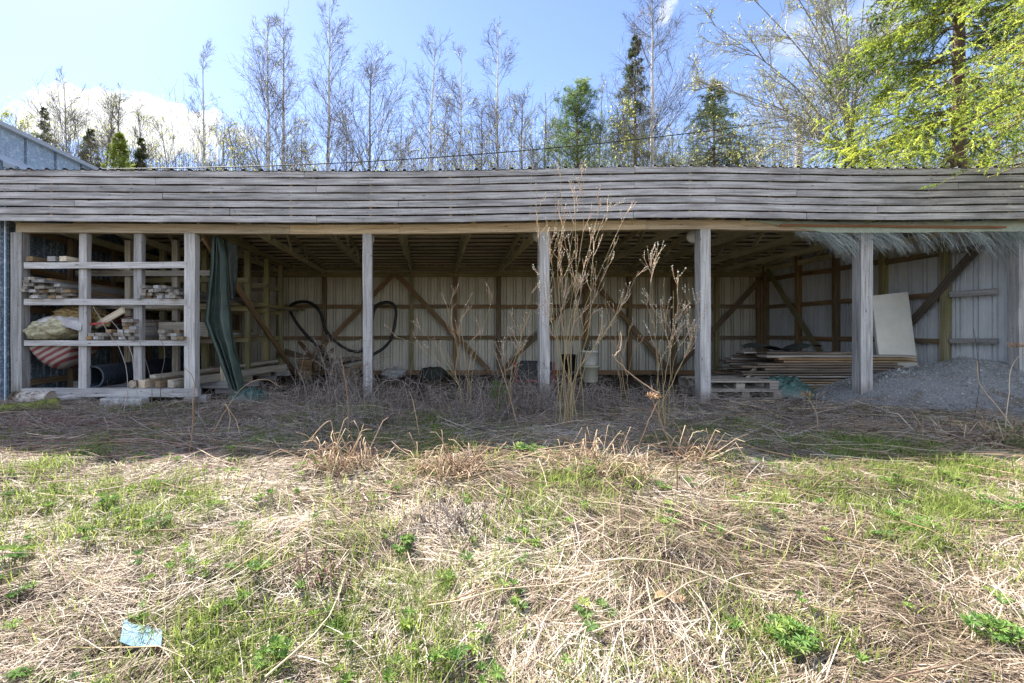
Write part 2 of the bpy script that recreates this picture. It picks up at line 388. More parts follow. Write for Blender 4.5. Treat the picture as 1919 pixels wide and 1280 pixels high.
def spawn(P, n, t0, t1, ang, L, K=4, bend=(0, 0, 1), amt=.1, nz=.1, power=1.0, tiers=0):
    """n children on each parent curve; ang (lo, hi) degrees from the parent's tangent; L = f(t) or array-free scalar"""
    P = np.asarray(P); N, K0 = P.shape[:2]
    t = t0 + (t1 - t0) * rng.random((N, n)) ** power
    if tiers: t = np.clip((np.round(t * tiers) + rng.normal(0, .1, t.shape)) / tiers, t0, t1)
    x = t * (K0 - 1); i = np.minimum(x.astype(int), K0 - 2); f = (x - i)[..., None]
    ar = np.arange(N)[:, None]
    p = (P[ar, i] * (1 - f) + P[ar, i + 1] * f).reshape(-1, 3); T = nrm(P[ar, i + 1] - P[ar, i]).reshape(-1, 3)
    ref = np.where(np.abs(T[:, 2:]) < .9, np.array([0, 0, 1.]), np.array([1., 0, 0]))
    A = nrm(np.cross(T, ref)); B = np.cross(T, A)
    M = len(p); ph = rng.uniform(0, 2 * np.pi, (M, 1)); an = np.radians(rng.uniform(ang[0], ang[1], (M, 1)))
    d = np.cos(an) * T + np.sin(an) * (np.cos(ph) * A + np.sin(ph) * B)
    tf = t.reshape(-1)
    pl = np.repeat(np.linalg.norm(np.diff(P, axis=1), axis=2).sum(1), n)
    ln = L(tf, pl) * rng.uniform(.7, 1.2, M)
    out = np.zeros((M, K, 3)); out[:, 0] = p
    for k in range(1, K):
        d = nrm(d + np.array(bend) * amt + rng.normal(0, nz, (M, 3)))
        out[:, k] = out[:, k - 1] + d * (ln / (K - 1))[:, None]
    return out, tf
def taper(N, K, r0, r1): return np.linspace(1, 0, K)[None, :] * (np.broadcast_to(r0, (N,))[:, None] - r1) + r1
def leaflets(mb, p, d, ln, wd, tint=None):
    """small pointed leaves: p, d (N,3)"""
    N = len(p); r = nrm(rng.normal(0, 1, (N, 3))); s = nrm(np.cross(d, r))
    ln = np.broadcast_to(ln, (N,))[:, None]; wd = np.broadcast_to(wd, (N,))[:, None]
    v = np.stack([p, p + d * ln * .45 + s * wd, p + d * ln, p + d * ln * .45 - s * wd], 1)
    q = (np.arange(N) * 4)[:, None] + np.arange(4)
    mb.add(v, q, tint=np.repeat(rng.random(N) if tint is None else tint, 4))
def h2(i, j, s): 
    v = np.sin(i * 127.1 + j * 311.7 + s * 74.7) * 43758.5453
    return v - np.floor(v)
def vnoise(x, y, s=0):
    x = np.asarray(x, float); y = np.asarray(y, float)
    i = np.floor(x); j = np.floor(y); f = x - i; g = y - j
    f = f * f * (3 - 2 * f); g = g * g * (3 - 2 * g)
    return (h2(i, j, s) * (1 - f) + h2(i + 1, j, s) * f) * (1 - g) + (h2(i, j + 1, s) * (1 - f) + h2(i + 1, j + 1, s) * f) * g
def fbm(x, y, s=0, o=4):
    a = 0; amp = .5; tot = 0
    for k in range(o): a = a + amp * vnoise(x * 2 ** k, y * 2 ** k, s + k * 7); tot += amp; amp *= .5
    return a / tot

# ------------------------------------------------------------------ ground
MOUNDS = [(-1.0, 4.25, .05, .35), (.25, 4.15, .045, .3), (-4.3, 4.4, .05, .9), (1.3, 4.0, .03, .5), (1.4, 2.6, .03, .35), (-.6, 2.9, .03, .4), (2.6, 3.1, .03, .5)]
def gh(x, y):
    x = np.asarray(x, float); y = np.asarray(y, float)
    b = np.interp(y, [-400, 0, 1.9, 3.0, 3.8, 4.3, 5.0, 5.8, 6.7, 7.2, 9, 12.6, 13.2, 16, 60, 900], [-1, -.45, -.37, -.225, -.135, -.105, -.115, -.12, -.05, -.01, -.03, -.17, -.16, -.25, -.4, -1])
    out = np.clip((7.4 - y) / 1.2, 0, 1) * np.clip((60 - np.abs(x)) / 30, 0, 1)
    b = b + (fbm(x * 1.1, y * 1.1, 3) - .5) * .16 * out + (fbm(x * 4, y * 4, 9) - .5) * .06 * out + (fbm(x * 2, y * 2, 5) - .5) * .05
    for mx, my, mh, mr in MOUNDS: b = b + mh * np.exp(-((x - mx) ** 2 + (y - my) ** 2) / mr ** 2)
    return b
def green_mask(x, y):
    n = fbm(x * .9 + 7, y * .9, 21)
    px = CX + x * F / np.maximum(y, .5)
    m = (n - .43) * 3.4
    m = m - .5 * np.exp(-((x + 1.1) ** 2 / 1.8 + (y - 2.2) ** 2 / .4)) + .95 * np.exp(-((x - 3.7) ** 2 / 2.6 + (y - 3.75) ** 2 / .7)) + .35 * np.exp(-((x + 1.6) ** 2 / 2.2 + (y - 3.4) ** 2 / .35))
    m = m + .4 * np.exp(-((x + 2.6) ** 2 / .6 + (y - 2.5) ** 2 / .5)) + .4 * np.exp(-((x - 2.3) ** 2 / .8 + (y - 2.1) ** 2 / .3)) - .5 * np.exp(-((x - 1.2) ** 2 / 1.0 + (y - 2.9) ** 2 / 1.2))
    m = m + .35 * np.exp(-((x + 1.5) ** 2 / 3.5 + (y - 5.6) ** 2 / .35)) + .4 * np.exp(-((x - 4) ** 2 / 2.0 + (y - 5.2) ** 2 / .4))
    m = m - .45 * np.exp(-((x + 4.6) ** 2 / 3.0 + (y - 4.5) ** 2 / .6)) - .3 * np.exp(-((x - .6) ** 2 / 1.5 + (y - 4) ** 2 / .3))
    return .9 * np.clip(m + .02 - .35 * (y > 5.0), 0, 1)
def ground():
    xs = np.concatenate([[-900, -400, -150, -60, -30, -18], np.arange(-12, 14, .09), [18, 30, 60, 150, 400, 900]])
    ys = np.concatenate([[-900, -300, -80, -20, -5, -1], np.arange(0, 7.6, .07), np.arange(7.6, 14, .2), [15, 17, 20, 26, 35, 60, 120, 300, 900]])
    X, Y = np.meshgrid(xs, ys); Z = gh(X, Y)
    v = np.stack([X, Y, Z], -1).reshape(-1, 3); nx = len(xs)
    i = (np.arange(len(ys) - 1)[:, None] * nx + np.arange(nx - 1)[None]).reshape(-1)
    q = np.stack([i, i + 1, i + 1 + nx, i + nx], 1)
    o = MB().add(v, q).build('ground', 'soil', smooth=True)
    a = o.data.attributes.new('green', 'FLOAT', 'POINT'); a.data.foreach_set('value', green_mask(v[:, 0], v[:, 1]).astype(np.float32))
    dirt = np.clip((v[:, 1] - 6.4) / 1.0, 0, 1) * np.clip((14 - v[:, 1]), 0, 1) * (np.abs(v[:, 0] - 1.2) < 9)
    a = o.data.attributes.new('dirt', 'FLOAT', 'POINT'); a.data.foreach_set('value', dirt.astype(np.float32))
    o['kind'] = 'structure'
ground()
def px2g(x, y):
    """ground point seen at a photograph pixel"""
    dx, dz = (x - CX) / F, (CY - y) / F
    for Y in np.arange(1.0, 14, .01):
        if CH + dz * Y <= gh(dx * Y, Y): return np.array((dx * Y, Y, float(gh(dx * Y, Y))))
    return np.array((dx * 7, 7., 0.))

# ------------------------------------------------------------------ the shed
FY, PY, BY, XL, XR = 6.75, 7.1, 12.68, -6.5, 9.2
_sx = (np.array([0, 300, 600, 750, 900, 1050, 1200, 1345, 1500, 1650, 1805, 1919]) - CX) * FY / F
_sz = (414 - np.array([414, 416, 417.5, 417, 415.5, 412, 408.5, 407.5, 411, 413, 411.5, 409.5])) * FY / F
_fx = np.linspace(-8, 10, 400); _fz = np.interp(_fx, _sx, _sz)
_fz = np.convolve(np.pad(_fz, 15, mode='edge'), np.ones(31) / 31, 'valid')
def sag(x): return np.interp(x, _fx, _fz)
FB = CH + (CY - 414) * FY / F                       # underside of the fascia
def roofz(y): return FB + .76 - (y - FY) * .0945
PITCH = .265
def profile(L, x0=0.0, h=.028):
    """trapezoid sheet: positions along the sheet and rib heights"""
    n = int(L / PITCH) + 1; xs = []; hs = []
    for k in range(n):
        b = x0 + k * PITCH
        for d, z in ((0, 0), (.085, 0), (.092, .3 * h), (.118, .3 * h), (.125, 0), (.2, 0), (.208, h), (.25, h), (.258, 0)):
            if b + d < x0 + L: xs.append(b + d); hs.append(z)
    return np.array(xs), np.array(hs)
def wall_profile(L, x0=0.0, d=.05):
    """wall sheet seen from inside: wide flats between pairs of narrow deep grooves"""
    n = int(L / PITCH) + 1; xs = []; hs = []
    for k in range(n):
        b = x0 + k * PITCH
        for e, z in ((0, 0), (.07, 0), (.074, -.012), (.084, -.012), (.088, 0), (.16, 0), (.163, -d), (.186, -d), (.189, 0), (.231, 0), (.234, -d), (.257, -d), (.26, 0)):
            if b + e < x0 + L: xs.append(b + e); hs.append(z)
    return np.array(xs), np.array(hs)
def grid(mb, V, tint=None):
    n, m = V.shape[:2]
    i = (np.arange(n - 1)[:, None] * m + np.arange(m - 1)[None]).reshape(-1)
    mb.add(V.reshape(-1, 3), np.stack([i, i + 1, i + 1 + m, i + m], 1), tint=tint)
shed = thing('open_shed', (1.3, PY, 0), 'long open fronted timber shed with grey slatted fascia and corrugated metal roof', 'shed')

def build_shed():
    # fascia: seven rows of weathered boards over short battens
    mb = MB(); rows = 7; bw = .1115; x0, x1 = -6.95, 9.75
    cuts = {0: [-1.72, 2.98, 5.55], 1: [-3.0, 1.9, 6.6], 2: [-5.3, -.5, 4.2], 3: [-4.0, 1.9, 5.4], 4: [-1.72, 3.0, 7.8], 5: [-4.1, .7, 5.45], 6: [-1.9, 3.0, 5.45]}
    for r in range(rows):
        e = [x0 + random.uniform(0, .1)] + cuts[r] + [x1]
        for a, b in zip(e[:-1], e[1:]):
            z = FB + (r + .5) * bw; t = random.uniform(.38, .72)
            seg = max(3, int((b - a) / .3))
            beam(mb, (a + .003, FY + random.uniform(-.004, .004), z), (b - .003, FY + random.uniform(-.004, .004), z), .014, (.0885 + random.uniform(-.002, .002)), seg=seg, jit=.0022, tint=t, dz=sag)
    mb.build('fascia', 'wood_fascia', shed)
    x = -6.85
    while x < 9.7:
        beam(MB(), (x, FY + .036, FB + .03 + sag(x)), (x, FY + .036, FB + .77 + sag(x)), .045, .045, up=(0, 1, 0)).build('batten', 'wood_brown', shed); x += 1.187
    # front beam
    segs = [(-6.43, -2.2), (-2.2, -.5), (-.5, 3.3), (3.3, 6.1), (6.1, 9.3)]
    mb = MB()
    for a, b in segs:
        beam(mb, (a + .002, PY - .02, 2.705), (b - .002, PY - .02, 2.705), .11, .138, seg=12, jit=.0015, dz=sag)
    mb.build('beam', 'wood_tan', shed)
    # front posts
    for px, w in ((38, .17), (360, .165), (689, .14), (1018, .15), (1317, .16), (1616, .185), (1908, .16)):
        x = (px - CX) * PY / F; zb = float(gh(x, PY)) - .12
        zt = 2.634 + float(sag(x))
        beam(MB(), (x + random.uniform(-.02, .02), PY + .01, zb), (x, PY, zt), w, .15, up=(0, 1, 0), seg=8, jit=.0025).build('post', 'wood_post', shed)
    # roof sheet
    xs, hs = profile(16.9, -7.0)
    ys = np.linspace(6.735, 12.98, 9)
    V = np.zeros((len(ys), len(xs), 3)); V[..., 0] = xs; V[..., 1] = ys[:, None]
    V[..., 2] = roofz(ys)[:, None] + hs + sag(xs)[None] * (1 - (ys[:, None] - 6.68) / 6.3)
    mb = MB(); grid(mb, V); mb.build('roof_lining', 'metal_roof', shed); V2 = V.copy(); V2[..., 2] += .005
    mb = MB(); grid(mb, V2[:, ::-1]); mb.build('roof', 'metal_dark', shed)
    # purlins
    for y in np.arange(6.85, 12.8, .31):
        beam(MB(), (-6.8, y, roofz(y) - .02), (9.6, y, roofz(y) - .02), .1, .034, seg=30, jit=.001, dz=lambda x: sag(x) * (1 - (y - 6.68) / 6.3)).build('purlin', 'wood_pale', shed)
    # trusses
    for k in range(-3, 11):
        x = -2.99 + 1.21 * k
        if x > 9.1: x = 9.08
        if x < -6.4: x = -6.38
        mb = MB(); dz = float(sag(x))
        zt = lambda y: roofz(y) - .08 + dz * (1 - (y - 6.68) / 6.3)
        zb = lambda y: 2.84 + dz * .8 - (y - 6.8) * .018
        beam(mb, (x, 6.82, zb(6.82)), (x, 12.6, zb(12.6)), .045, .12, seg=4, jit=.003)
        beam(mb, (x, 6.8, zt(6.8)), (x, 12.75, zt(12.75)), .045, .1, seg=4, jit=.002)
        yk = [7.0, 7.9, 8.3, 9.2, 9.6, 10.5, 10.9]
        for i, (a, b) in enumerate(zip(yk[:-1], yk[1:])):
            p, q_ = ((a, zb(a)), (b, zt(b))) if i % 2 == 0 else ((a, zt(a)), (b, zb(b)))
            beam(mb, (x + .035, p[0], p[1]), (x + .035, q_[0], q_[1]), .022, .09, up=(0, 1, .3))
        mb.build('truss', 'wood_truss', shed)
    # back wall sheet
    xs, hs = wall_profile(15.9, XL - .15)
    V = np.zeros((2, len(xs), 3)); V[..., 0] = xs; V[..., 1] = BY + .06 - hs; V[0, :, 2] = -.21; V[1, :, 2] = 2.95
    mb = MB(); grid(mb, V); V2 = V.copy(); V2[..., 1] += .004; grid(mb, V2[:, ::-1]); mb.build('back_wall', 'metal_cream', shed)
    # right wall sheet
    ys, hs = wall_profile(BY - 6.95, 6.97)
    V = np.zeros((2, len(ys), 3)); V[..., 1] = ys; V[..., 0] = XR - hs; V[0, :, 2] = -.12; V[1, :, 2] = roofz(ys) - .01
    mb = MB(); grid(mb, V); V2 = V.copy(); V2[..., 0] += .004; grid(mb, V2[:, ::-1]); mb.build('side_wall', 'metal_white', shed)
    # back wall timber
    sy = BY - .06
    for k in range(-3, 11):
        x = min(-2.99 + 1.21 * k, 9.05); x = max(x, -6.3)
        board('stud', random.choice(['wood_brown', 'wood_green', 'wood_brown']), shed, (x, sy, -.03), (x, sy, 2.6), .115, .07, up=(0, 1, 0), seg=4, jit=.003)
    board('plate', 'wood_green', shed, (-6.4, sy - .01, 2.665), (9.1, sy - .01, 2.665), .1, .12, seg=14, jit=.002)
    board('plate', 'wood_green', shed, (-6.4, sy + .02, 2.83), (9.1, sy + .02, 2.83), .06, .08, seg=14, jit=.002)
    board('sill', 'wood_brown', shed, (-6.4, sy - .012, -.075), (9.1, sy - .012, -.075), .11, .11, seg=14, jit=.003)
    xs_ = [max(min(-2.99 + 1.21 * k, 9.05), -6.3) for k in range(-3, 11)]
    for z in (1.785, .915):
        for a, b in zip(xs_[:-1], xs_[1:]):
            if b - a > .3: board('girt', 'wood_brown', shed, (a + .06, sy + .005, z + random.uniform(-.012, .012)), (b - .06, sy + .005, z + random.uniform(-.012, .012)), .045, .1)
    by = BY - .125
    for (xa, ya), (xb, yb) in (((738, 512), (556, 700)), ((742, 512), (915, 694)), ((944, 694), (1110, 520)), ((1108, 520), (1252, 692)), ((1268, 692), (1432, 516))):
        p, q_ = W(xa, ya, by), W(xb, yb, by)
        board('brace', 'wood_brown', shed, p, q_, .028, .125, up=(0, 0, 1), seg=4, jit=.003)
    # right wall timber
    sx = XR - .085
    ysx = [7.27, 8.08, 9.2, 10.27, 11.33, 12.45]
    for y in ysx[1:]:
        board('stud', 'wood_green' if y < 10 else 'wood_brown', shed, (sx, y, -.1), (sx, y, roofz(y) - .1), .075, .13, up=(1, 0, 0), seg=4, jit=.003)
    for z in (2.5, 1.755, .93):
        for a, b in zip(ysx[:-1], ysx[1:]):
            board('girt', 'wood_grey' if a < 8 else 'wood_brown', shed, (sx + .005, a + .075, z + random.uniform(-.015, .015)), (sx + .005, b - .075, z + random.uniform(-.015, .015)), .045, .1)
    board('brace', 'wood_dark', shed, (sx - .065, 8.75, 1.1), (sx - .065, 7.45, 2.6), .03, .13, up=(0, 0, 1), seg=3, jit=.003)
    board('brace', 'wood_green', shed, (sx - .065, 12.3, 2.75), (sx - .065, 10.5, .45), .03, .13, up=(0, 0, 1), seg=3, jit=.003)
build_shed()

# ------------------------------------------------------------------ metal hall on the left
hall = thing('metal_hall', (-9.6, 10, -.1), 'galvanised sheet metal hall against the left end of the shed', 'building')
def build_hall():
    def wallx(name, X, y0, y1, z0, z1, mat, sgn=-1):
        ys, hs = profile(y1 - y0, y0)
        V = np.zeros((2, len(ys), 3)); V[..., 1] = ys; V[..., 0] = X + hs; V[0, :, 2] = z0; V[1, :, 2] = z1
        mb = MB(); grid(mb, V); V2 = V.copy(); V2[..., 0] -= .004; grid(mb, V2[:, ::-1]); mb.build(name, mat, hall)
    wallx('side_wall', XL - .11, 7.0, 13.2, -.2, 3.72, 'metal_galv_shaded')
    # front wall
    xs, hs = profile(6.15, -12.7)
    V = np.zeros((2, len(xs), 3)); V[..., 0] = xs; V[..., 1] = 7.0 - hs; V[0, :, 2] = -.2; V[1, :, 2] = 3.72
    mb = MB(); grid(mb, V); V2 = V.copy(); V2[..., 1] += .004; grid(mb, V2[:, ::-1]); mb.build('front_wall', 'metal_galv_shaded', hall)
    board('corner_trim', 'metal_galv_out', hall, (XL - .045, 6.975, -.2), (XL - .045, 6.975, 3.6), .02, .02, up=(0, 1, 0))
    # upper wall set back behind a sloping flashing
    XU = -7.0
    ys = np.arange(7.2, 24, .62); mb = MB()
    V = np.zeros((2, len(ys), 3)); V[..., 1] = ys; V[..., 0] = XU; V[0, :, 2] = 3.7; V[1, :, 2] = 4.42; grid(mb, V)
    V2 = V.copy(); V2[..., 0] -= .2; grid(mb, V2[:, ::-1])
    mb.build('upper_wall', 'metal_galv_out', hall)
    for y in ys[:12]: beam(MB(), (XU + .012, y, 3.7), (XU + .012, y, 4.42), .03, .02, up=(1, 0, 0)).build('seam', 'metal_galv_shaded', hall)
    beam(MB(), (XU + .02, 7.15, 4.45), (XU + .02, 24, 4.45), .12, .07).build('roof_trim', 'metal_trim', hall)
    mb = MB(); V = np.array([[(XU + .005, 7.05, 3.98), (XU + .005, 13.3, 3.98)], [(XL - .1, 7.0, 3.72), (XL - .1, 13.3, 3.72)], [(XL - .1, 7.0, 3.64), (XL - .1, 13.3, 3.64)]]); grid(mb, V)
    V2 = V - np.array([.006, 0, .006]); grid(mb, V2[:, ::-1]); mb.build('flashing', 'metal_trim', hall)
    mb = MB(); V = np.array([[(-12.7, 7.1, 4.49), (-12.7, 24, 4.49)], [(XU - .01, 7.1, 4.47), (XU - .01, 24, 4.47)]]); grid(mb, V); V2 = V - np.array([0, 0, .03]); grid(mb, V2[:, ::-1]); mb.build('roof', 'metal_roof', hall)
    sx = XL + .05
    for y in (8.15, 9.25, 10.35, 11.45, 12.5):
        board('stud', 'wood_brown', hall, (sx, y, -.15), (sx, y, 2.75), .09, .1, up=(1, 0, 0), seg=3, jit=.002)
    for z in (2.72, 2.08, 1.45, .8, .26):
        board('girt', 'wood_brown', hall, (sx - .07, 7.22, z), (sx - .07, 12.55, z - .02), .035, .1, seg=5, jit=.002)
build_hall()

# ------------------------------------------------------------------ timber rack
rack = thing('timber_rack', (-5.1, 9, 0), 'grey timber storage rack filling the left bay of the shed', 'storage rack')
RX = [-5.43, -4.58, -3.72]; RY = [7.1, 8.12, 9.15, 10.2, 11.2]; RZ = [2.125, 1.555, .925]
def build_rack():
    for i, y in enumerate(RY):
        m = 'wood_grey' if i == 0 else ('wood_pale' if i == 1 else 'wood_green')
        for j, x in enumerate(RX):
            if i == 0 and j == 2: continue
            beam(MB(), (x, y + .02, .2), (x + random.uniform(-.01, .01), y + .02, 2.63 if i == 0 else 2.72), .1 if i else .125, .09, up=(0, 1, 0), seg=4, jit=.003).build('upright', m, rack)
        for z in RZ:
            x0 = -6.3; x1 = RX[2] - .07
            beam(MB(), (x0, y - .06 if i else y - .055, z + random.uniform(-.01, .01)), (x1 if i == 0 else RX[2] + .05, y - .06, z + random.uniform(-.01, .01)), .045, .095, seg=6, jit=.002).build('rail', 'wood_grey' if i == 0 else 'wood_pale' if i == 1 else 'wood_green', rack)
        beam(MB(), (-6.35, y - .02, .14), (RX[2] + .1, y - .02, .14), .1, .13, seg=5, jit=.003).build('base_beam', 'wood_grey' if i < 2 else 'wood_pale', rack)
        beam(MB(), (RX[2] - .15, y + .06, .03), (RX[2] + .2, y + .06, .03), .14, .11).build('block', 'wood_grey', rack)
        beam(MB(), (-4.95, y + .0, .02), (-4.65, y + .0, .02), .16, .1).build('block', 'wood_grey', rack)
    beam(MB(), (RX[2] + .075, 7.25, 2.62), (RX[2] + .075, 11.95, .02), .035, .14, seg=6, jit=.003).build('brace', 'wood_brown', rack)
    beam(MB(), (RX[2] + .02, 7.2, 2.78), (RX[2] + .02, 11.9, 2.78), .045, .1, seg=4).build('rail', 'wood_green', rack)
build_rack()

def pile(spots, y0, ln, w, t, z0, lab, grp, mats, cat='board', yaw=0.0, jit=.01):
    for (x, lv) in spots:
        yy = y0 + random.uniform(-.12, .16); l = ln * random.uniform(.85, 1.0); a = yaw + random.uniform(-.012, .012)
        z = z0 + (lv + .5) * t + .001 * lv
        p0 = np.array((x + random.uniform(-jit, jit), yy, z)); p1 = p0 + np.array((math.sin(a) * l, math.cos(a) * l, random.uniform(-.004, .004)))
        o = beam(MB(), p0, p1, w * random.uniform(.92, 1.0), t * .93, seg=4, jit=.0015).build('board', random.choice(mats), origin=tuple(p0))
        tag(o, lab, cat, grp)
def build_lumber():
    z1, z2, z3 = RZ[1] + .05, RZ[2] + .05, RZ[0] + .05
    sp = [(-6.24 + .102 * i, l) for l in range(7) for i in range(7 - (l > 2) * 2 - (l > 4) - (l > 5))]
    pile(sp, 7.02, 4.3, .1, .047, z1, 'weathered board in the tall pile at the left of the middle rack shelf', 'boards piled at the left of the middle rack shelf', ['wood_worn', 'wood_grey', 'wood_brown', 'wood_worn'])
    sp = [(-4.5 + .083 * i + (l % 2) * .03, l) for l in range(4) for i in range(8 - 2 * (l > 2) - (l > 1))]
    pile(sp, 7.0, 3.6, .078, .05, z1, 'short grey timber in the right pile on the middle rack shelf', 'timbers piled at the right of the middle rack shelf', ['wood_worn', 'wood_grey', 'wood_worn', 'wood_brown'])
    sp = [(-5.3 + .1 * i, l) for l in range(6) for i in range(8) if not (l > 1 and (i < 3 or i > 7)) and not (l > 2 and i < 5) and not (l > 4 and i < 6)]
    pile(sp, 7.02, 3.4, .094, .052, z2, 'grey timber in the stepped pile on the lower rack shelf between uprights', 'timbers piled in the middle of the lower rack shelf', ['wood_worn', 'wood_grey', 'wood_worn', 'wood_brown'])
    sp = [(-4.25 + .1 * i, l) for l in range(3) for i in range(5 - l)]
    pile(sp, 7.05, 3.0, .095, .05, z2, 'loose grey timber on the lower shelf left of the second post', 'loose timbers at the right of the lower rack shelf', ['wood_worn', 'wood_grey', 'wood_worn', 'wood_brown'])
    for (x, yw, m, lab) in ((-6.2, .1, 'wood_brown', 'brown board alone at the left end of the top rack shelf'), (-5.86, .0, 'wood_grey', 'thick grey board in the middle of the three on the top rack shelf'), (-5.68, .12, 'wood_pale', 'slanting pale board beside the upright on the top rack shelf')):
        p = np.array((x, 7.0, z3 + .045)); q = p + np.array((math.sin(yw) * 3.6, 3.6, 0))
        tag(beam(MB(), p, q, .12, .075, seg=3, jit=.002).build('board', m, origin=tuple(p)), lab, 'board')
    p = np.array((-4.5, 7.5, z2 + .16)); q = p + np.array((.8, .02, .0)); tag(beam(MB(), p, q, .03, .24, seg=3, jit=.002).build('wide_plank', 'wood_pale', origin=tuple(p)), 'wide pale plank standing on edge behind the loose timbers on the lower shelf', 'plank')
    # floor timbers of the rack
    for (x, z, yw, w, t, m, lab) in ((-4.5, .27, .16, .12, .12, 'wood_tan', 'thick tan beam lying on the rack base behind the pipe'), (-4.25, .27, .2, .1, .1, 'wood_brown', 'brown beam lying on the rack base left of the second shed post'), (-4.05, .27, .22, .11, .12, 'wood_pale', 'pale sawn beam lying on the rack base near the tarpaulin'), (-4.33, .39, .25, .12, .05, 'wood_pale', 'flat pale plank laid on top of the beams on the rack base')):
        p = np.array((x, 7.05, z)); q = p + np.array((math.sin(yw) * 3.3, math.cos(yw) * 3.3, .01))
        tag(beam(MB(), p, q, w, t, seg=3, jit=.003).build('timber', m, origin=tuple(p)), lab, 'timber')
    for (a, b, m, lab) in (((180, 610, 7.35), (232, 580, 7.1), 'wood_pale', 'short pale plank end sticking up from the lower rack shelf'), ((168, 590, 7.4), (205, 606, 7.25), 'wood_green', 'greenish board leaning on the lower rack shelf behind the upright')):
        p, q = W(*a), W(*b)
        tag(beam(MB(), p, q, .035, .1, up=(0, 0, 1)).build('plank', m, origin=tuple(p)), lab, 'plank')
    # long green boards at the back of the rack
    for i in range(6):
        p = np.array((-3.95 + .07 * (i % 3), 8.6 + .2 * i, z1 + .03 + .05 * (i // 3))); q = p + np.array((.25, 3.0, 0))
        tag(beam(MB(), p, q, .065, .045, seg=3, jit=.002).build('board', 'wood_green', origin=tuple(p)), 'mossy green board on the middle shelf behind the hanging tarpaulin', 'board', 'mossy boards behind the tarpaulin')
build_lumber()

# ------------------------------------------------------------------ shapes used by many things
def blob(mb, c, r, nu=28, nv=18, amp=.15, fr=2.0, seed=0, flat=None, tint=None):
    u = np.linspace(0, 2 * np.pi, nu); v = np.linspace(0, np.pi, nv)
    U, Vv = np.meshgrid(u, v)
    d = np.stack([np.cos(U) * np.sin(Vv), np.sin(U) * np.sin(Vv), np.cos(Vv)], -1)
    n = fbm(d[..., 0] * fr + 5 + seed, d[..., 1] * fr + d[..., 2] * 1.7 * fr + 9, seed, 4) - .5
    n[:, -1] = n[:, 0]
    p = d * (1 + amp * 2 * n[..., None]) * np.array(r) + np.array(c)
    if flat is not None: p[..., 2] = np.maximum(p[..., 2], flat)
    grid(mb, p, tint=tint)
def lathe(mb, c, prof, n=28, axis=(0, 0, 1), tint=None):
    ax = nrm(np.array(axis, float)); ref = np.array((1., 0, 0)) if abs(ax[0]) < .8 else np.array((0, 1., 0))
    A = nrm(np.cross(ax, ref)); B = np.cross(ax, A)
    an = np.linspace(0, 2 * np.pi, n + 1)
    V = np.array([[np.array(c) + ax * h + (A * math.cos(a) + B * math.sin(a)) * r for a in an] for r, h in prof])
    grid(mb, V, tint=tint)
def draped(Lp, Rp, nu, nv, folds, amp, Y, seed=0):
    """hanging cloth between two edge polylines given in (X, Z), folds pushed along Y"""
    def res(p):
        p = np.array(p, float); s = np.concatenate([[0], np.cumsum(np.linalg.norm(np.diff(p, axis=0), axis=1))]); s /= s[-1]
        t = np.linspace(0, 1, nv); return np.stack([np.interp(t, s, p[:, 0]), np.interp(t, s, p[:, 1])], 1)
    l, r = res(Lp), res(Rp); u = np.linspace(0, 1, nu); v = np.linspace(0, 1, nv)
    U, Vv = np.meshgrid(u, v)
    X = l[:, None, 0] * (1 - U) + r[:, None, 0] * U; Z = l[:, None, 1] * (1 - U) + r[:, None, 1] * U
    ph = U * folds * 2 * np.pi + fbm(U * 2, Vv * 3, seed) * 3.0
    Yv = Y + amp * np.sin(ph) * (.5 + .5 * Vv) + .08 * (fbm(U * 3, Vv * 5, seed + 3) - .5)
    X = X + .25 * amp * np.sin(ph * 1.3 + 1)
    return np.stack([X, Yv, Z], -1)
def solid_sheet(V, th, name, mat, parent=None, smooth=True):
    n = np.cross(np.gradient(V, axis=0), np.gradient(V, axis=1)); n = nrm(n)
    mb = MB(); grid(mb, V + n * th / 2); grid(mb, (V - n * th / 2)[:, ::-1])
    return mb.build(name, mat, parent, smooth)

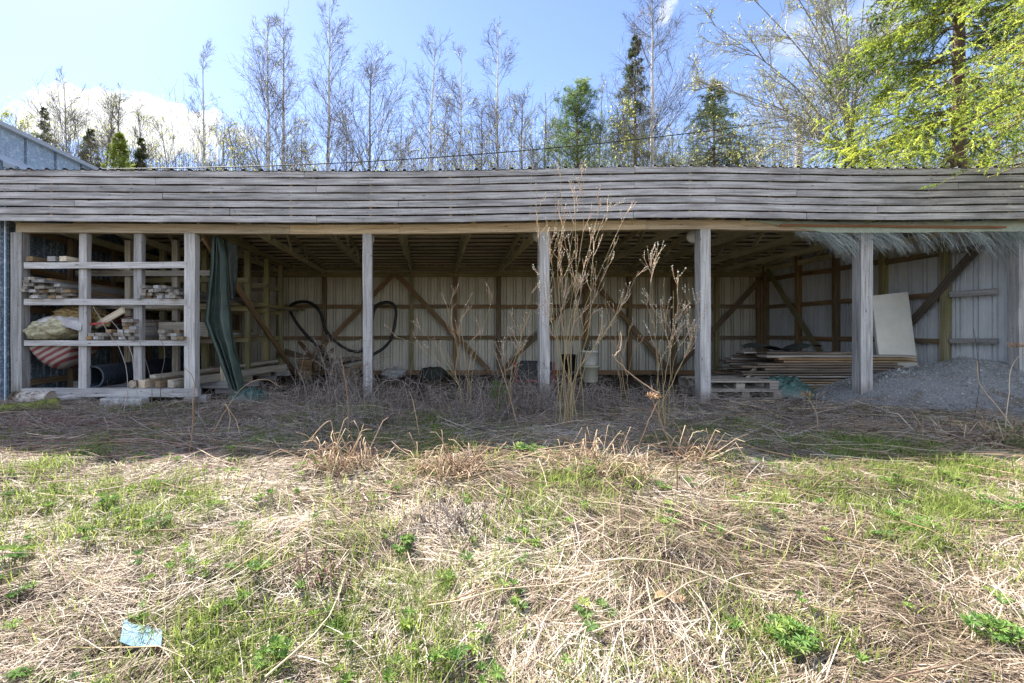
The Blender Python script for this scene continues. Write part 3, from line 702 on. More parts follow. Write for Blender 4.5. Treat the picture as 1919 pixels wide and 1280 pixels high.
def build_cloths():
    t = thing('green_tarpaulin', (-3.5, 7.3, 0), 'long dark green tarpaulin hanging beside the timber rack', 'tarpaulin')
    Yt = 7.3; s = Yt / F
    P = lambda x, y: ((x / 2.667 - CX) * s, CH + (CY - (380 + y / 2.667)) * s)
    L = [P(1066, 168), P(1052, 330), P(1012, 590), P(1055, 690), P(1100, 820), P(1150, 930), P(1175, 968)]
    Rr = [P(1104, 165), P(1128, 262), P(1145, 470), P(1160, 640), P(1190, 800), P(1215, 940), P(1225, 965)]
    solid_sheet(draped(L, Rr, 60, 70, 3.2, .075, Yt, 2), .004, 'sheet', 'cloth_green', t)
    L2 = [P(1095, 165), P(1115, 280), P(1135, 480)]; R2 = [P(1172, 205), P(1173, 330), P(1165, 470)]
    solid_sheet(draped(L2, R2, 20, 20, 1.5, .03, Yt + .1, 5), .004, 'net', 'cloth_dark', t)
    # crumpled heaps
    def heap(name, c, r, lab, mat, seed):
        n = 46; u = np.linspace(-1, 1, n); U, Vv = np.meshgrid(u, u); d = np.sqrt(U * U + Vv * Vv)
        f = np.abs(fbm(U * 2.2 + seed, Vv * 2.2, seed, 3) - .5) * 2
        rg = 1 - np.abs(fbm(U * 4 + 3, Vv * 4 + seed, seed + 5, 3) - .5) * 3
        Z = np.clip(1 - d ** 2.2, 0, 1) ** .6 * (.45 + .35 * f + .4 * rg) * r[2]
        wob = 1 + .25 * (fbm(U * 1.5, Vv * 1.5, seed + 8) - .5)
        X = c[0] + U * r[0] * wob; Y = c[1] + Vv * r[1]
        V = np.stack([X, Y, gh(X, Y) + .012 + Z], -1)
        o = solid_sheet(V, .004, name, mat); return tag(o, lab, 'tarpaulin')
    heap('crumpled_tarpaulin', (-2.95, 7.35, 0), (.33, .3, .2), 'crumpled dark green tarpaulin on the ground at the foot of the hanging one', 'cloth_heap', 3)
    heap('crumpled_tarpaulin', (6.0, 7.75, 0), (.44, .35, .34), 'crumpled dark green tarpaulin heaped between the pallets and the board stack', 'cloth_heap', 8)
build_cloths()

def build_shelf_goods():
    # insulation and striped sack
    t = thing('insulation_bale', (-5.95, 7.25, RZ[2] + .05), 'yellow mineral wool bale in torn wrapping on the lower rack shelf', 'insulation')
    mb = MB(); z = RZ[2] + .05
    blob(mb, (-5.93, 7.35, z + .17), (.43, .38, .19), 40, 24, .3, 3.5, 2, flat=z); blob(mb, (-6.1, 7.2, z + .13), (.24, .26, .16), 30, 20, .35, 4, 4, flat=z)
    mb.build('wool', 'wool', t, True)
    mb = MB(); blob(mb, (-5.72, 7.45, z + .4), (.36, .34, .15), 40, 22, .35, 4, 7); blob(mb, (-5.95, 7.5, z + .34), (.25, .3, .12), 30, 20, .4, 4, 9); mb.build('dark_wool', 'wool_dark', t, True)
    n = 26; u = np.linspace(0, 1, n); U, Vv = np.meshgrid(u, u)
    X = -6.24 + .8 * U; Y = 7.02 + .5 * Vv + .05 * np.sin(6 * U); Z = z + .22 + .1 * np.sin(np.pi * Vv) + .12 * (fbm(U * 4, Vv * 4, 4) - .5) + .08 * np.sin(np.pi * U) - .1 * (Vv < .12)
    solid_sheet(np.stack([X, Y, Z], -1)[:12], .004, 'wrapping', 'film', t)
    for k in range(5):
        p = np.array((-5.85 + .07 * k, 7.02 + .02 * k, z + .09 + .03 * k)); beam(MB(), p, p + np.array((.42, .1, .17 - .03 * k)), .01, .022, seg=2).build('strip', 'red_paint', t)
    s = thing('striped_sack', (-5.93, 7.3, .6), 'red and white striped sack bulging down under the lower rack shelf', 'sack')
    n = 40; th = np.linspace(0, np.pi, n); ph = np.linspace(0, np.pi, 24)
    T, Ph = np.meshgrid(th, ph)
    rr = 1 + .12 * (fbm(T * 2, Ph * 2, 3) - .5)
    X = -5.97 + .33 * np.cos(T) * rr; Z = .875 - .4 * np.sin(T) * np.sin(Ph) ** .5 * rr; Y = 7.42 - .32 * np.cos(Ph)
    MBs = MB(); grid(MBs, np.stack([X, Y, Z], -1)); MBs.build('body', 'striped', s, True, origin=(-5.93, 7.3, .6))
    tag(solid_sheet(np.stack([-5.2 + .36 * U, 7.35 + .4 * Vv, z + .21 + .14 * np.sin(np.pi * U) * np.sin(np.pi * (.2 + .6 * Vv)) + .05 * fbm(U * 4, Vv * 4, 2)], -1), .004, 'plastic_sheet', 'striped'), 'scrap of striped plastic sheet behind the timbers on the lower rack shelf', 'plastic sheet')
    # culvert pipe: ribbed tube with an open end
    L = 2.6; r0 = .165; prof = [(r0 - .018, L), (r0 - .018, .02), (r0 - .018, 0), (r0 + .012, 0)]
    for k in range(int(L / .045)):
        h = .02 + k * .045
        prof += [(r0 + .012, h), (r0 + .012, h + .022), (r0 - .002, h + .03), (r0 - .002, h + .043)]
    c = np.array((-5.3, 7.13, .375)); mb = MB(); lathe(mb, (0, 0, 0), prof, 30, (.13, 1, .01))
    o = mb.build('drain_pipe', 'pipe_black', None, False); o.location = c; tag(o, 'black ribbed plastic drain pipe lying on the base of the timber rack', 'pipe')
    lg = thing('round_log', (-4.65, 7.1, .25), 'short round log lying beside the black drain pipe', 'log')
    mb = MB(); lathe(mb, (-4.62, 7.0, .275), [(.06, 0), (.062, .3), (.06, 1.6)], 14, (.12, 1, 0)); mb.build('bark', 'bark_brown', lg, True)
    mb = MB(); lathe(mb, (-4.62, 7.0, .275), [(0, -.003), (.057, -.003), (.06, .0)], 14, (.12, 1, 0)); mb.build('cut_end', 'cut_wood', lg)
build_shelf_goods()

def build_shed_goods():
    # looping hose hung on the back wall
    Y = BY - .35; pts = [(690, 705), (640, 700), (600, 655), (560, 610), (544, 580), (552, 567), (580, 566), (600, 585), (612, 620), (640, 650), (672, 660), (690, 640), (700, 585), (712, 568), (735, 568), (742, 590), (730, 640), (700, 665), (660, 678), (600, 690)]
    P = np.array([W(x, y, Y - .02 * i) for i, (x, y) in enumerate(pts)])
    P = smooth_path(P, 160); mb = MB(); tubes(mb, P[None], .04, 10, caps=True)
    tag(mb.build('black_hose', 'rubber', None, True), 'thick black hose in two heart shaped loops against the back wall', 'hose')
    # round pale fittings near the post heads
    for px, py, lab, Yf in ((683, 447, 'pale round disc behind the head of the third shed post', 7.42), (1012, 442, 'pale round disc behind the head of the middle shed post by the willow', 7.42), (1301, 443, 'pale round disc at the head of the fifth shed post', 7.42)):
        p = W(px + (8 if px < 700 else -2), py, Yf); t = thing('round_lamp', tuple(p), lab, 'lamp')
        mb = MB(); lathe(mb, p, [(0, -.05), (.06, -.05), (.085, -.035), (.09, -.01), (.098, -.008), (.098, .01), (.09, .012), (.09, .03), (.03, .045), (0, .045)], 24, (.25, 1, .05)); mb.build('shade', 'lamp_white', t, True)
        beam(MB(), p + np.array((0, .04, 0)), p + np.array((0, .06, .32)), .03, .03, up=(0, 1, 0)).build('bracket', 'wood_green', t)
    # buckets
    def bucket(c, r, h, mat, lab, fill):
        t = thing('bucket', tuple(c), lab, 'bucket'); mb = MB()
        lathe(mb, c, [(0, 0), (r * .84, 0), (r * .86, .01), (r, h * .86), (r + .012, h * .86), (r + .012, h), (r - .004, h), (r * .95, h * .8), (r * .82, .02), (0, .02)], 26); mb.build('shell', mat, t, True)
        a = np.linspace(0, np.pi, 16); P = np.stack([c[0] + (r + .014) * np.cos(a), np.full(16, c[1] - .05) - .1 * np.sin(a), c[2] + h * .9 - .12 * np.sin(a)], 1)
        mb = MB(); tubes(mb, P[None], .005, 5); mb.build('handle', 'wire', t)
        if fill:
            mb = MB()
            for k in range(7):
                p = np.array(c) + np.array((random.uniform(-.1, .1), random.uniform(-.1, .1), h * .7)); beam(mb, p, p + np.array((random.uniform(-.12, .12), random.uniform(-.1, .1), random.uniform(.12, .24))), .05, .008, seg=2)
            mb.build('rubbish', 'cloth_heap', t)
    b = W(1105, 712, 10.5); bz = float(gh(b[0], 10.5))
    bucket(np.array((b[0], 10.5, bz)), .2, .4, 'bucket', 'cream plastic bucket standing on the shed floor under the white one', False)
    bucket(np.array((b[0] - .02, 10.48, bz + .405)), .19, .33, 'bucket_white', 'white plastic bucket of rubbish stacked on top of the cream one', True)
    bx = W(1067, 690, 10.2)
    t = thing('black_bin', (bx[0], 10.2, 0), 'small black bin left of the cream bucket', 'bin'); mb = MB(); lathe(mb, (bx[0], 10.2, float(gh(bx[0], 10.2))), [(0, 0), (.14, 0), (.17, .6), (.18, .6), (.18, .63), (.16, .63), (.13, .02), (0, .02)], 22); mb.build('shell', 'rubber', t, True)
    # black tray with red frame
    c = W(997, 708, 10.6); z0 = float(gh(c[0], 10.6)) + .06
    t = thing('tray_cart', (c[0], 10.6, z0), 'black tray with a red frame standing behind the middle shed post', 'cart')
    mb = MB(); w, d, h = .4, .28, .4
    for (a, b_, ww, tt) in (((c[0] - w, 10.6 - d, z0 + h / 2), (c[0] + w, 10.6 - d, z0 + h / 2), .02, h), ((c[0] - w, 10.6 + d, z0 + h / 2), (c[0] + w, 10.6 + d, z0 + h / 2), .02, h), ((c[0] - w + .01, 10.6 - d + .015, z0 + h / 2), (c[0] - w + .01, 10.6 + d - .015, z0 + h / 2), .02, h), ((c[0] + w - .01, 10.6 - d + .015, z0 + h / 2), (c[0] + w - .01, 10.6 + d - .015, z0 + h / 2), .02, h)): beam(mb, a, b_, ww, tt)
    beam(mb, (c[0] - w + .03, 10.6, z0 + .02), (c[0] + w - .03, 10.6, z0 + .02), 2 * d - .05, .02); mb.build('tray', 'rubber', t)
    mb = MB()
    for a, b_ in (((-w - .02, z0 - .02), (w + .02, z0 - .02)), ((-w - .02, z0 - .02), (-w - .06, z0 + h + .04)), ((w + .02, z0 - .02), (w + .04, z0 + h))): beam(mb, (c[0] + a[0], 10.6 - d - .025, a[1]), (c[0] + b_[0], 10.6 - d - .025, b_[1]), .03, .03, up=(0, 1, 0))
    mb.build('frame', 'red_paint', t)
    for sx in (-.25, .25):
        mb = MB(); lathe(mb, (c[0] + sx, 10.3, z0 - .01), [(.02, -.02), (.07, -.025), (.08, 0), (.07, .025), (.02, .02)], 18, (1, 0, 0)); mb.build('wheel', 'rubber', t, True)
    # scrap boards in the left back part
    for (a, b_, w, m, lab) in (((533, 660, 11.9), (640, 692, 11.2), .16, 'wood_dark', 'dark plank sloping down to the floor below the hose'), ((600, 690, 11.2), (560, 640, 11.9), .12, 'wood_brown', 'brown plank leaning on the back wall below the hose'), ((590, 690, 11.0), (625, 655, 11.9), .1, 'wood_brown', 'narrow brown plank leaning to the right below the hose'), ((618, 676, 10.8), (684, 671, 10.8), .1, 'wood_dark', 'dark plank lying level on the scrap behind the third post'), ((640, 700, 10.6), (690, 684, 11.0), .14, 'wood_brown', 'broken brown board lying on the scrap behind the third post')):
        p, q = W(*a), W(*b_); tag(beam(MB(), p, q, .03, w, seg=3, jit=.004).build('scrap_plank', m, origin=tuple(p)), lab, 'plank')
    for (px, Y, w, h, m, lab) in ((575, 11.4, .3, .5, 'wood_brown', 'brown wooden box on the floor below the hose'), (655, 10.9, .5, .3, 'wood_dark', 'low dark wooden crate on the floor behind the third post')):
        x = (px - CX) * Y / F; z = float(gh(x, Y)); t = thing('wooden_box', (x, Y, z), lab, 'box')
        for k in range(4): beam(MB(), (x - w / 2, Y - .16, z + h * (k + .5) / 4), (x + w / 2, Y - .16, z + h * (k + .5) / 4), .02, h / 4 - .012).build('slat', m, t)
        for s in (-1, 1): beam(MB(), (x + s * w / 2, Y - .145, z + h / 2), (x + s * w / 2, Y + .2, z + h / 2), .02, h).build('end_panel', m, t)
        beam(MB(), (x - w / 2, Y + .21, z + h / 2), (x + w / 2, Y + .21, z + h / 2), .02, h).build('back_panel', m, t)
    x = (812 - CX) * 11.2 / F; mb = MB(); blob(mb, (x, 11.2, .0), (.34, .25, .2), 30, 20, .3, 2.5, 4); tag(mb.build('dark_sack', 'cloth_dark', None, True), 'dark lumpy sack on the floor below the long wall brace', 'sack')
    x = (738 - CX) * 11.6 / F; mb = MB(); blob(mb, (x, 11.6, .0), (.3, .22, .15), 30, 20, .4, 3.5, 14); tag(mb.build('grey_rag', 'concrete', None, True), 'grey crumpled rag on the floor right of the third post', 'rag')
    # pallets
    def pallet(c, yaw, lab):
        t = thing('pallet', tuple(c), lab, 'pallet'); ca, sa = math.cos(yaw), math.sin(yaw)
        def bb(n, x0, y0, x1, y1, z, w, h):
            p = np.array((c[0] + x0 * ca - y0 * sa, c[1] + x0 * sa + y0 * ca, c[2] + z)); q = np.array((c[0] + x1 * ca - y1 * sa, c[1] + x1 * sa + y1 * ca, c[2] + z))
            beam(MB(), p, q, w, h, seg=2, jit=.002).build(n, 'wood_worn', t)
        for y in (-.35, 0, .35): bb('bottom_board', -.6, y, .6, y, .011, .1, .022)
        for y in (-.35, 0, .35):
            for x in (-.53, 0, .53): bb('block', x - .07, y, x + .07, y, .062, .1, .078)
        for y in (-.35, -.17, 0, .17, .35): bb('deck_board', -.6, y, .6, y, .135, .12, .022)
        for x in (-.53, 0, .53): bb('stringer', x, -.4, x, .4, .112, .12, .021)
    px = W(1366, 740, 7.75); z = max(float(gh(px[0] + a, 7.75 + b)) for a in (-.6, 0, .6) for b in (-.4, 0, .4))
    pallet((px[0], 7.75, z - .01), .03, 'grey wooden pallet on the ground, the lower of the two beside the fifth post')
    pallet((px[0] - .02, 7.8, z + .137), -.05, 'grey wooden pallet laid on another, the upper of the two beside the fifth post')
    p, q = W(1392, 722, 7.9), W(1420, 684, 8.15); tag(beam(MB(), p, q, .09, .02, up=(0, 1, .3)).build('pale_plank', 'wood_pale', origin=tuple(p)), 'short pale plank slanting up from the pallets', 'plank')
    # big stack of boards
    ly = 15; n = 0
    for l in range(ly):
        for r in range(4):
            if r in (1, 2) and l < ly - 2: continue
            if l == ly - 1 and r in (0, 3): continue
            Yb = 8.06 + r * .25; a = R(random.uniform(-1.2, 1.2)); ln = random.uniform(2.45, 3.1)
            x0 = 5.5 + random.uniform(-.12, .35) + (.3 if l > 10 else 0) + (.35 if l < 3 else 0); z = .06 + l * .045
            x1 = min(x0 + ln, 8.45 if r == 0 else 7.9)
            p = np.array((x0, Yb, z)); q = p + np.array((x1 - x0, (x1 - x0) * math.sin(a) * .6, random.uniform(-.006, .006)))
            tag(beam(MB(), p, q, .24, .026 if random.random() < .6 else .034, seg=4, jit=.003).build('board', random.choice(['wood_dark', 'wood_worn', 'wood_dark', 'wood_brown', 'wood_dark']), origin=tuple(p)), 'long rough board in the big flat stack under the right wall', 'board', 'boards in the big stack by the right wall'); n += 1
    for x in (6.1, 7.5): tag(board('bearer', 'wood_dark', None, (x, 7.95, -.03), (x, 9.0, -.03), .12, .13), 'dark bearer under the big board stack, ' + ('left one' if x < 7 else 'right one'), 'timber')
    n = 30; u = np.linspace(0, 1, n); U, Vv = np.meshgrid(u, u)
    V = np.stack([5.95 + 1.2 * U, 8.3 + .5 * Vv, .74 + .09 * fbm(U * 4, Vv * 4, 3) + .05 * np.sin(9 * U)], -1); tag(solid_sheet(V, .006, 'roofing_felt', 'cloth_dark'), 'black felt sheet lying over the top of the board stack', 'sheet')
    # leaning white slab
    Y = 8.42; tl, tr, br = W(1634, 553, Y + .12), W(1702, 546, Y + .12), W(1725, 720, Y - .15); bl = tl + br - tr
    nn = nrm(np.cross(tr - tl, bl - tl)); mb = MB(); f = np.array([tl, tr, br, bl]); b4 = f + nn * .05 * (1 if nn[1] > 0 else -1)
    v = np.concatenate([f, b4]); mb.add(v, [(0, 1, 2, 3), (7, 6, 5, 4), (0, 4, 5, 1), (1, 5, 6, 2), (2, 6, 7, 3), (3, 7, 4, 0)])
    o = mb.build('white_slab', 'foam', None, origin=tuple((bl + br) / 2)); tag(o, 'tall off white slab leaning behind the sixth post', 'panel')
    bv = o.modifiers.new('edge', 'BEVEL'); bv.width = .006; bv.segments = 2
    # gravel
    n = 110; xs = np.linspace(5.6, 11.6, n); ys = np.linspace(5.4, 9.6, 80); X, Y = np.meshgrid(xs, ys)
    dd = np.sqrt(((X - 8.75) / 2.55) ** 2 + ((Y - 7.45) / 1.5) ** 2)
    H = .74 * np.clip(1 - dd, 0, 1) ** .85 + .1 * np.exp(-((X - 7.2) ** 2 + (Y - 7.1) ** 2) / .3)
    H = H * (1 + .35 * (fbm(X * 1.6, Y * 1.6, 6) - .5)) + (fbm(X * 7, Y * 7, 2) - .5) * .05 * (dd < 1)
    Z = gh(X, Y) - .03 + H * 1.0; keep = Z
    t = thing('gravel_pile', (8.75, 7.4, 0), 'heap of grey gravel spilling out under the right end of the shed', 'gravel pile')
    X2 = np.minimum(X, 9.13)
    mb = MB(); grid(mb, np.stack([X2, Y, Z], -1)[:, xs < 9.4]); mb.build('heap', 'gravel', t, True)
    ns = 14000; sx = rng.uniform(5.9, 9.1, ns); sy = rng.uniform(5.8, 8.6, ns)
    d2 = np.sqrt(((sx - 8.75) / 2.7) ** 2 + ((sy - 7.45) / 1.6) ** 2); k = (d2 < 1.05) & (rng.random(ns) < 1.15 - .6 * d2); sx, sy = sx[k], sy[k]
    ix = (sx - 5.6) / 6.0 * (n - 1); iy = (sy - 5.4) / 4.2 * 79; i0 = ix.astype(int); j0 = iy.astype(int)
    fx = ix - i0; fy = iy - j0
    sz = (Z[j0, i0] * (1 - fx) + Z[j0, i0 + 1] * fx) * (1 - fy) + (Z[j0 + 1, i0] * (1 - fx) + Z[j0 + 1, i0 + 1] * fx) * fy
    N = len(sx); r = .0045 + .012 * rng.random(N) ** 2.5 * (1 + 1.5 * (rng.random(N) < .04)); oc = np.array([(1, 0, 0), (-1, 0, 0), (0, 1, 0), (0, -1, 0), (0, 0, 1), (0, 0, -1.)])
    v = np.stack([sx, sy, sz], -1)[:, None] + (oc[None] * rng.uniform(.6, 1.3, (N, 6, 1)) + rng.normal(0, .15, (N, 6, 3))) * r[:, None, None]
    tr = np.array([(0, 2, 4), (2, 1, 4), (1, 3, 4), (3, 0, 4), (2, 0, 5), (1, 2, 5), (3, 1, 5), (0, 3, 5)])
    mb = MB(); mb.add(v, None, (np.arange(N) * 6)[:, None, None] + tr[None], tint=np.repeat(rng.random(N), 6)); o = mb.build('stones', 'stone', t); o['kind'] = 'stuff'
    # frayed cover on the beam
    t = thing('frayed_tarpaulin', (7, PY - .1, 2.7), 'pale green frayed tarpaulin nailed along the right end of the beam with hanging threads', 'tarpaulin')
    xs = np.linspace(W(1395, 0, PY)[0], 9.35, 70); mb = MB(); rows = []
    wv = .01 * np.sin(xs * 9) + .008 * np.sin(xs * 23)
    lo = 2.62 - .012 * np.sin(xs * 3); cut = np.clip((xs - xs[0]) / 1.2, 0, 1)
    for (dy, z) in ((-.02, 2.775), (-.095, 2.77), (-.1, 2.72 + .0 * xs), (-.1, 2.66), (-.09, 2.61)):
        rows.append(np.stack([xs, PY + dy + wv * .5, (2.775 - (2.775 - z) * cut) + sag(xs) + wv * .3], -1))
    solid_sheet(np.array(rows), .004, 'cover', 'wrap_green', t)
    a, b_ = W(1462, 421, PY - .15), W(1886, 425, PY - .15)
    beam(MB(), a, b_, .018, .028, seg=14, jit=.002).build('batten', 'wood_lath', t)
    N = 2600; x = rng.uniform(W(1480, 0, PY)[0], 9.2, N); dens = fbm(x * 7, x * 0 + 2, 4); kk = rng.random(N) < np.clip((dens - .36) * 2.6, .06, 1); x = x[kk]; N = len(x)
    ln = (.1 + .42 * fbm(x * 2.2, x * 0, 8) * (.35 + 1.1 * h2(np.floor(x / .06), 0 * x, 3)) * rng.uniform(.6, 1.2, N)) * np.clip((x - 5.5) / .6, .3, 1); K = 6; s = np.linspace(0, 1, K)
    P = np.zeros((N, K, 3)); P[..., 0] = x[:, None] + ln[:, None] * (.75 * s + .15 * s ** 2) * (.75 + .5 * fbm(x * 2, x * 0 + 5, 3))[:, None]
    P[..., 1] = PY - .09 + .05 * rng.random((N, 1)) + .12 * s * rng.normal(0, .6, (N, 1)); P[..., 2] = (2.62 + sag(x))[:, None] - ln[:, None] * (.35 * s + .75 * s ** 1.7)
    cid = np.floor(x / .06 + .4 * fbm(x * 4, x * 0, 6)); off = (cid + .5) * .06 - x; P[..., 0] += off[:, None] * .8 * s; P += rng.normal(0, .008, P.shape); mb = MB(); tubes(mb, P, taper(N, K, .0026, .001), 2); mb.build('fringe', 'strand', t)
build_shed_goods()

def build_logs():
    # birch log, mossy log, stump, pipe and blocks before the rack
    def log(name, p, q, r, mat, lab, seed, K=9, cut=True):
        p = np.array(p, float); q = np.array(q, float); t = thing(name, tuple(p), lab, 'log')
        s = np.linspace(0, 1, K)[:, None]; P = p + (q - p) * s; P = P + rng.normal(0, r * .06, P.shape)
        mb = MB(); tubes(mb, P[None], (r * (1 + .12 * np.sin(np.linspace(0, 5, K) + seed)))[None], 16); mb.build('bark', mat, t, True)
        if cut:
            ax = nrm(q - p)
            for e, sg in ((P[0], -1), (P[-1], 1)):
                mb = MB(); lathe(mb, e, [(0, .004 * sg), (r * .96, .002 * sg), (r * 1.0, -.004 * sg)], 16, tuple(ax)); mb.build('cut_end', 'cut_wood', t)
    log('birch_log', W(45, 748, 6.75), W(96, 745, 6.7), .105, 'bark_log', 'short birch log with patchy bark lying before the rack', 1)
    a, b = px2g(-40, 790), px2g(112, 770); log('mossy_log', a + (0, 0, .1), b + (0, 0, .08), .095, 'moss', 'long moss covered log lying at the left edge of the grass', 2, 12)
    a = px2g(8, 765); log('log_stump', a + (-.12, .3, .08), a + (.12, .3, .08), .12, 'bark_brown', 'small brown log at the far left behind the mossy log', 3)
    p = W(100, 749, 6.9); q = W(185, 742, 7.25); mb = MB(); tubes(mb, np.array([p + (q - p) * t for t in np.linspace(0, 1, 6)])[None], .045, 14, caps=True); tag(mb.build('pale_pipe', 'film', None, True), 'pale grey pipe on the ground under the rack base', 'pipe')
    for (x, w, lab) in ((213, .3, 'left concrete block on the ground under the rack base'), (252, .34, 'right concrete block on the ground under the rack base')):
        p = W(x, 748, 6.95); p[2] = float(gh(p[0], 6.95)) + .05; o = beam(MB(), p - (w / 2, 0, 0), p + (w / 2, 0, 0), .2, .13, jit=.004, seg=2).build('concrete_block', 'concrete', origin=tuple(p)); bv = o.modifiers.new('edge', 'BEVEL'); bv.width = .015; bv.segments = 2; tag(o, lab, 'block')
    # blue plastic scrap in the grass
    c = px2g(268, 1212); n = 14; u = np.linspace(0, 1, n); U, Vv = np.meshgrid(u, u)
    X = c[0] - .11 + .22 * U + .07 * (Vv - .5) * -1; Y = c[1] - .05 + .13 * Vv - .05 * U; Z = gh(X, Y) + .05 + .006 * np.sin(5 * U + 2) + .015 * fbm(U * 4, Vv * 4, 2) - .02 * Vv * U
    tag(solid_sheet(np.stack([X, Y, Z], -1), .003, 'plastic_scrap', 'plastic_blue'), 'torn piece of light blue plastic lying in the dry grass', 'litter')
build_logs()

# ------------------------------------------------------------------ trees behind the shed
def crown_buds(mb, P, n, size, wd):
    N, K = P.shape[:2]; i = rng.integers(0, N, n); k = rng.integers(1, K, n)
    p = P[i, k] + rng.normal(0, .01, (n, 3)); d = nrm(P[i, k] - P[i, k - 1] + rng.normal(0, .5, (n, 3)))
    leaflets(mb, p, d, size * rng.uniform(.6, 1.4, n), wd * rng.uniform(.6, 1.4, n))
def bare_tree(name, x, Y, ytop, lab, group, r0=.1, spread=1.9, n1=46, n2=9, n3=5, ang=(28, 50), t0=.22, bark='bark_birch', twig='twig', up=.16, buds=0, thick=1.0, lean=0.0, budmat='bud'):
    bx = (x - CX) * Y / F; gz = float(gh(bx, Y)); H = CH + (CY - ytop) * Y / F - gz
    t = thing(name, (bx, Y, gz), lab, 'tree', group)
    K = 16; s = np.linspace(0, 1, K); P = np.stack([bx + lean * (s - .4) * H + np.cumsum(rng.normal(0, .03, K)), Y + np.cumsum(rng.normal(0, .03, K)), gz - .1 + s * (H + .1)], -1)[None]
    mb = MB(); tubes(mb, P, (r0 * (1 - s) ** .9 + .012)[None], 9); mb.build('trunk', bark, t, True)
    mb = MB()
    c1, t1 = spawn(P, int(n1 * 1.15), t0, .985, (ang[0] + 8, ang[1] + 8), lambda tf, pl: 1.75 * spread * (np.clip(1.03 - tf, 0, 1) / (1 - t0)) ** .8 * (.55 + .45 * np.minimum(1, (tf - t0) * 6)) + .25, 7, (0, 0, 1), up * .55, .06)
    tubes(mb, c1, taper(len(c1), 7, .016 * thick * (1.25 - t1) + .006, .005), 3)
    c2, _ = spawn(c1, int(n2 * 1.35), .15, 1, (22, 48), lambda tf, pl: .42 * pl * (1.15 - .6 * tf) + .1, 5, (0, 0, 1), .05, .12)
    L1 = np.linalg.norm(np.diff(c1, axis=1), axis=2).sum(1); c2 = c2[rng.random(len(c2)) < np.clip(np.repeat(L1, len(c2) // len(c1)) / 1.3, .12, 1)]
    tubes(mb, c2, taper(len(c2), 5, .0065 * thick, .0032), 2)
    c3, _ = spawn(c2, int(n3 * 1.4), .2, 1, (18, 45), lambda tf, pl: .5 * pl * (1.1 - .5 * tf) + .06, 4, (0, 0, -1), .06, .14)
    tubes(mb, c3, taper(len(c3), 4, .0036 * thick, .002), 2)
    cr = mb.build('crown', twig, t)
    if buds:
        mb = MB(); crown_buds(mb, c3, buds, .07, .022); mb.build('buds', budmat, cr)
    return t
def conifer(name, x, Y, ytop, lab, r, mat, nb=110, zlo=.08, side=16, sub=4, nl=.05, nw=.008, needles=14, droop=.05, bark='bark_brown', cat='tree', group=None, H=None, tilt=None, tmax=.985, r0=None, keep=None, pw=.8, d2=.1, extra=None, tb=1.0, nz=.75, tiers=0):
    bx = (x - CX) * Y / F; gz = float(gh(bx, Y)); H = H or CH + (CY - ytop) * Y / F - gz
    t = thing(name, (bx, Y, gz), lab, cat, group)
    K = 14; s = np.linspace(0, 1, K); P = np.stack([bx + np.cumsum(rng.normal(0, .012, K)), Y + np.cumsum(rng.normal(0, .012, K)), gz - .1 + s * (H + .1)], -1)[None]
    mb = MB(); tubes(mb, P, ((r0 or .012 * H) * (1 - s) + .01)[None], 10); mb.build('trunk', bark, t, True)
    c1, t1 = spawn(P, nb, zlo, tmax, (68, 98) if tilt is None else tilt, lambda tf, pl: r * np.clip((1.0 - tf) / (1 - zlo), 0, 1) ** pw + .06, 8, (0, 0, -1), droop, .04, tb, tiers)
    if extra is not None: c1 = np.concatenate([c1, np.array([smooth_path(e, 8) for e in extra])]); t1 = np.concatenate([t1, np.full(len(extra), .4)])
    if keep is not None: k = keep(c1); c1 = c1[k]; t1 = t1[k]
    m2 = MB(); tubes(m2, c1, taper(len(c1), 8, .006 * r + .006, .004), 4)
    # side twigs lie in the branch's own plane and hang a little
    c2, _ = spawn(c1, side, .12, 1, (35, 65), lambda tf, pl: .36 * pl * (1.15 - .75 * tf) + .05, 5, (0, 0, -1), d2, .08)
    if keep is not None: c2 = c2[keep(c2)]
    tubes(m2, c2, taper(len(c2), 5, .004, .002), 2)
    br = m2.build('branches', bark, t)
    allc = [c2]
    if sub:
        c3, _ = spawn(c2, sub, .15, 1, (30, 60), lambda tf, pl: .4 * pl * (1.1 - .5 * tf) + .03, 5, (0, 0, -1), .12, .08)
        if keep is not None: c3 = c3[keep(c3)]
        allc.append(c3)
    mb = MB()
    for c in allc + [c1[:, 3:]]:
        N, Kc = c.shape[:2]; n = needles
        u = rng.random((N, n)) * (Kc - 1.001); i = u.astype(int); f = (u - i)[..., None]; ar = np.arange(N)[:, None]
        p = (c[ar, i] * (1 - f) + c[ar, i + 1] * f).reshape(-1, 3); T = nrm(c[ar, i + 1] - c[ar, i]).reshape(-1, 3)
        d = nrm(T * .7 + nrm(rng.normal(0, 1, p.shape)) * nz)
        tn = np.clip(np.repeat(rng.normal(.5, .2, N), n) + 1.5 * (fbm(p[:, 0] * 1.3 + p[:, 1], p[:, 2] * 1.3, 17) - .5) + .2 * (rng.random(N * n) - .5), 0, 1)
        leaflets(mb, p, d, nl * rng.uniform(.7, 1.2, len(p)), nw, tn)
    mb.build('needles', mat, br)
    return t, c1
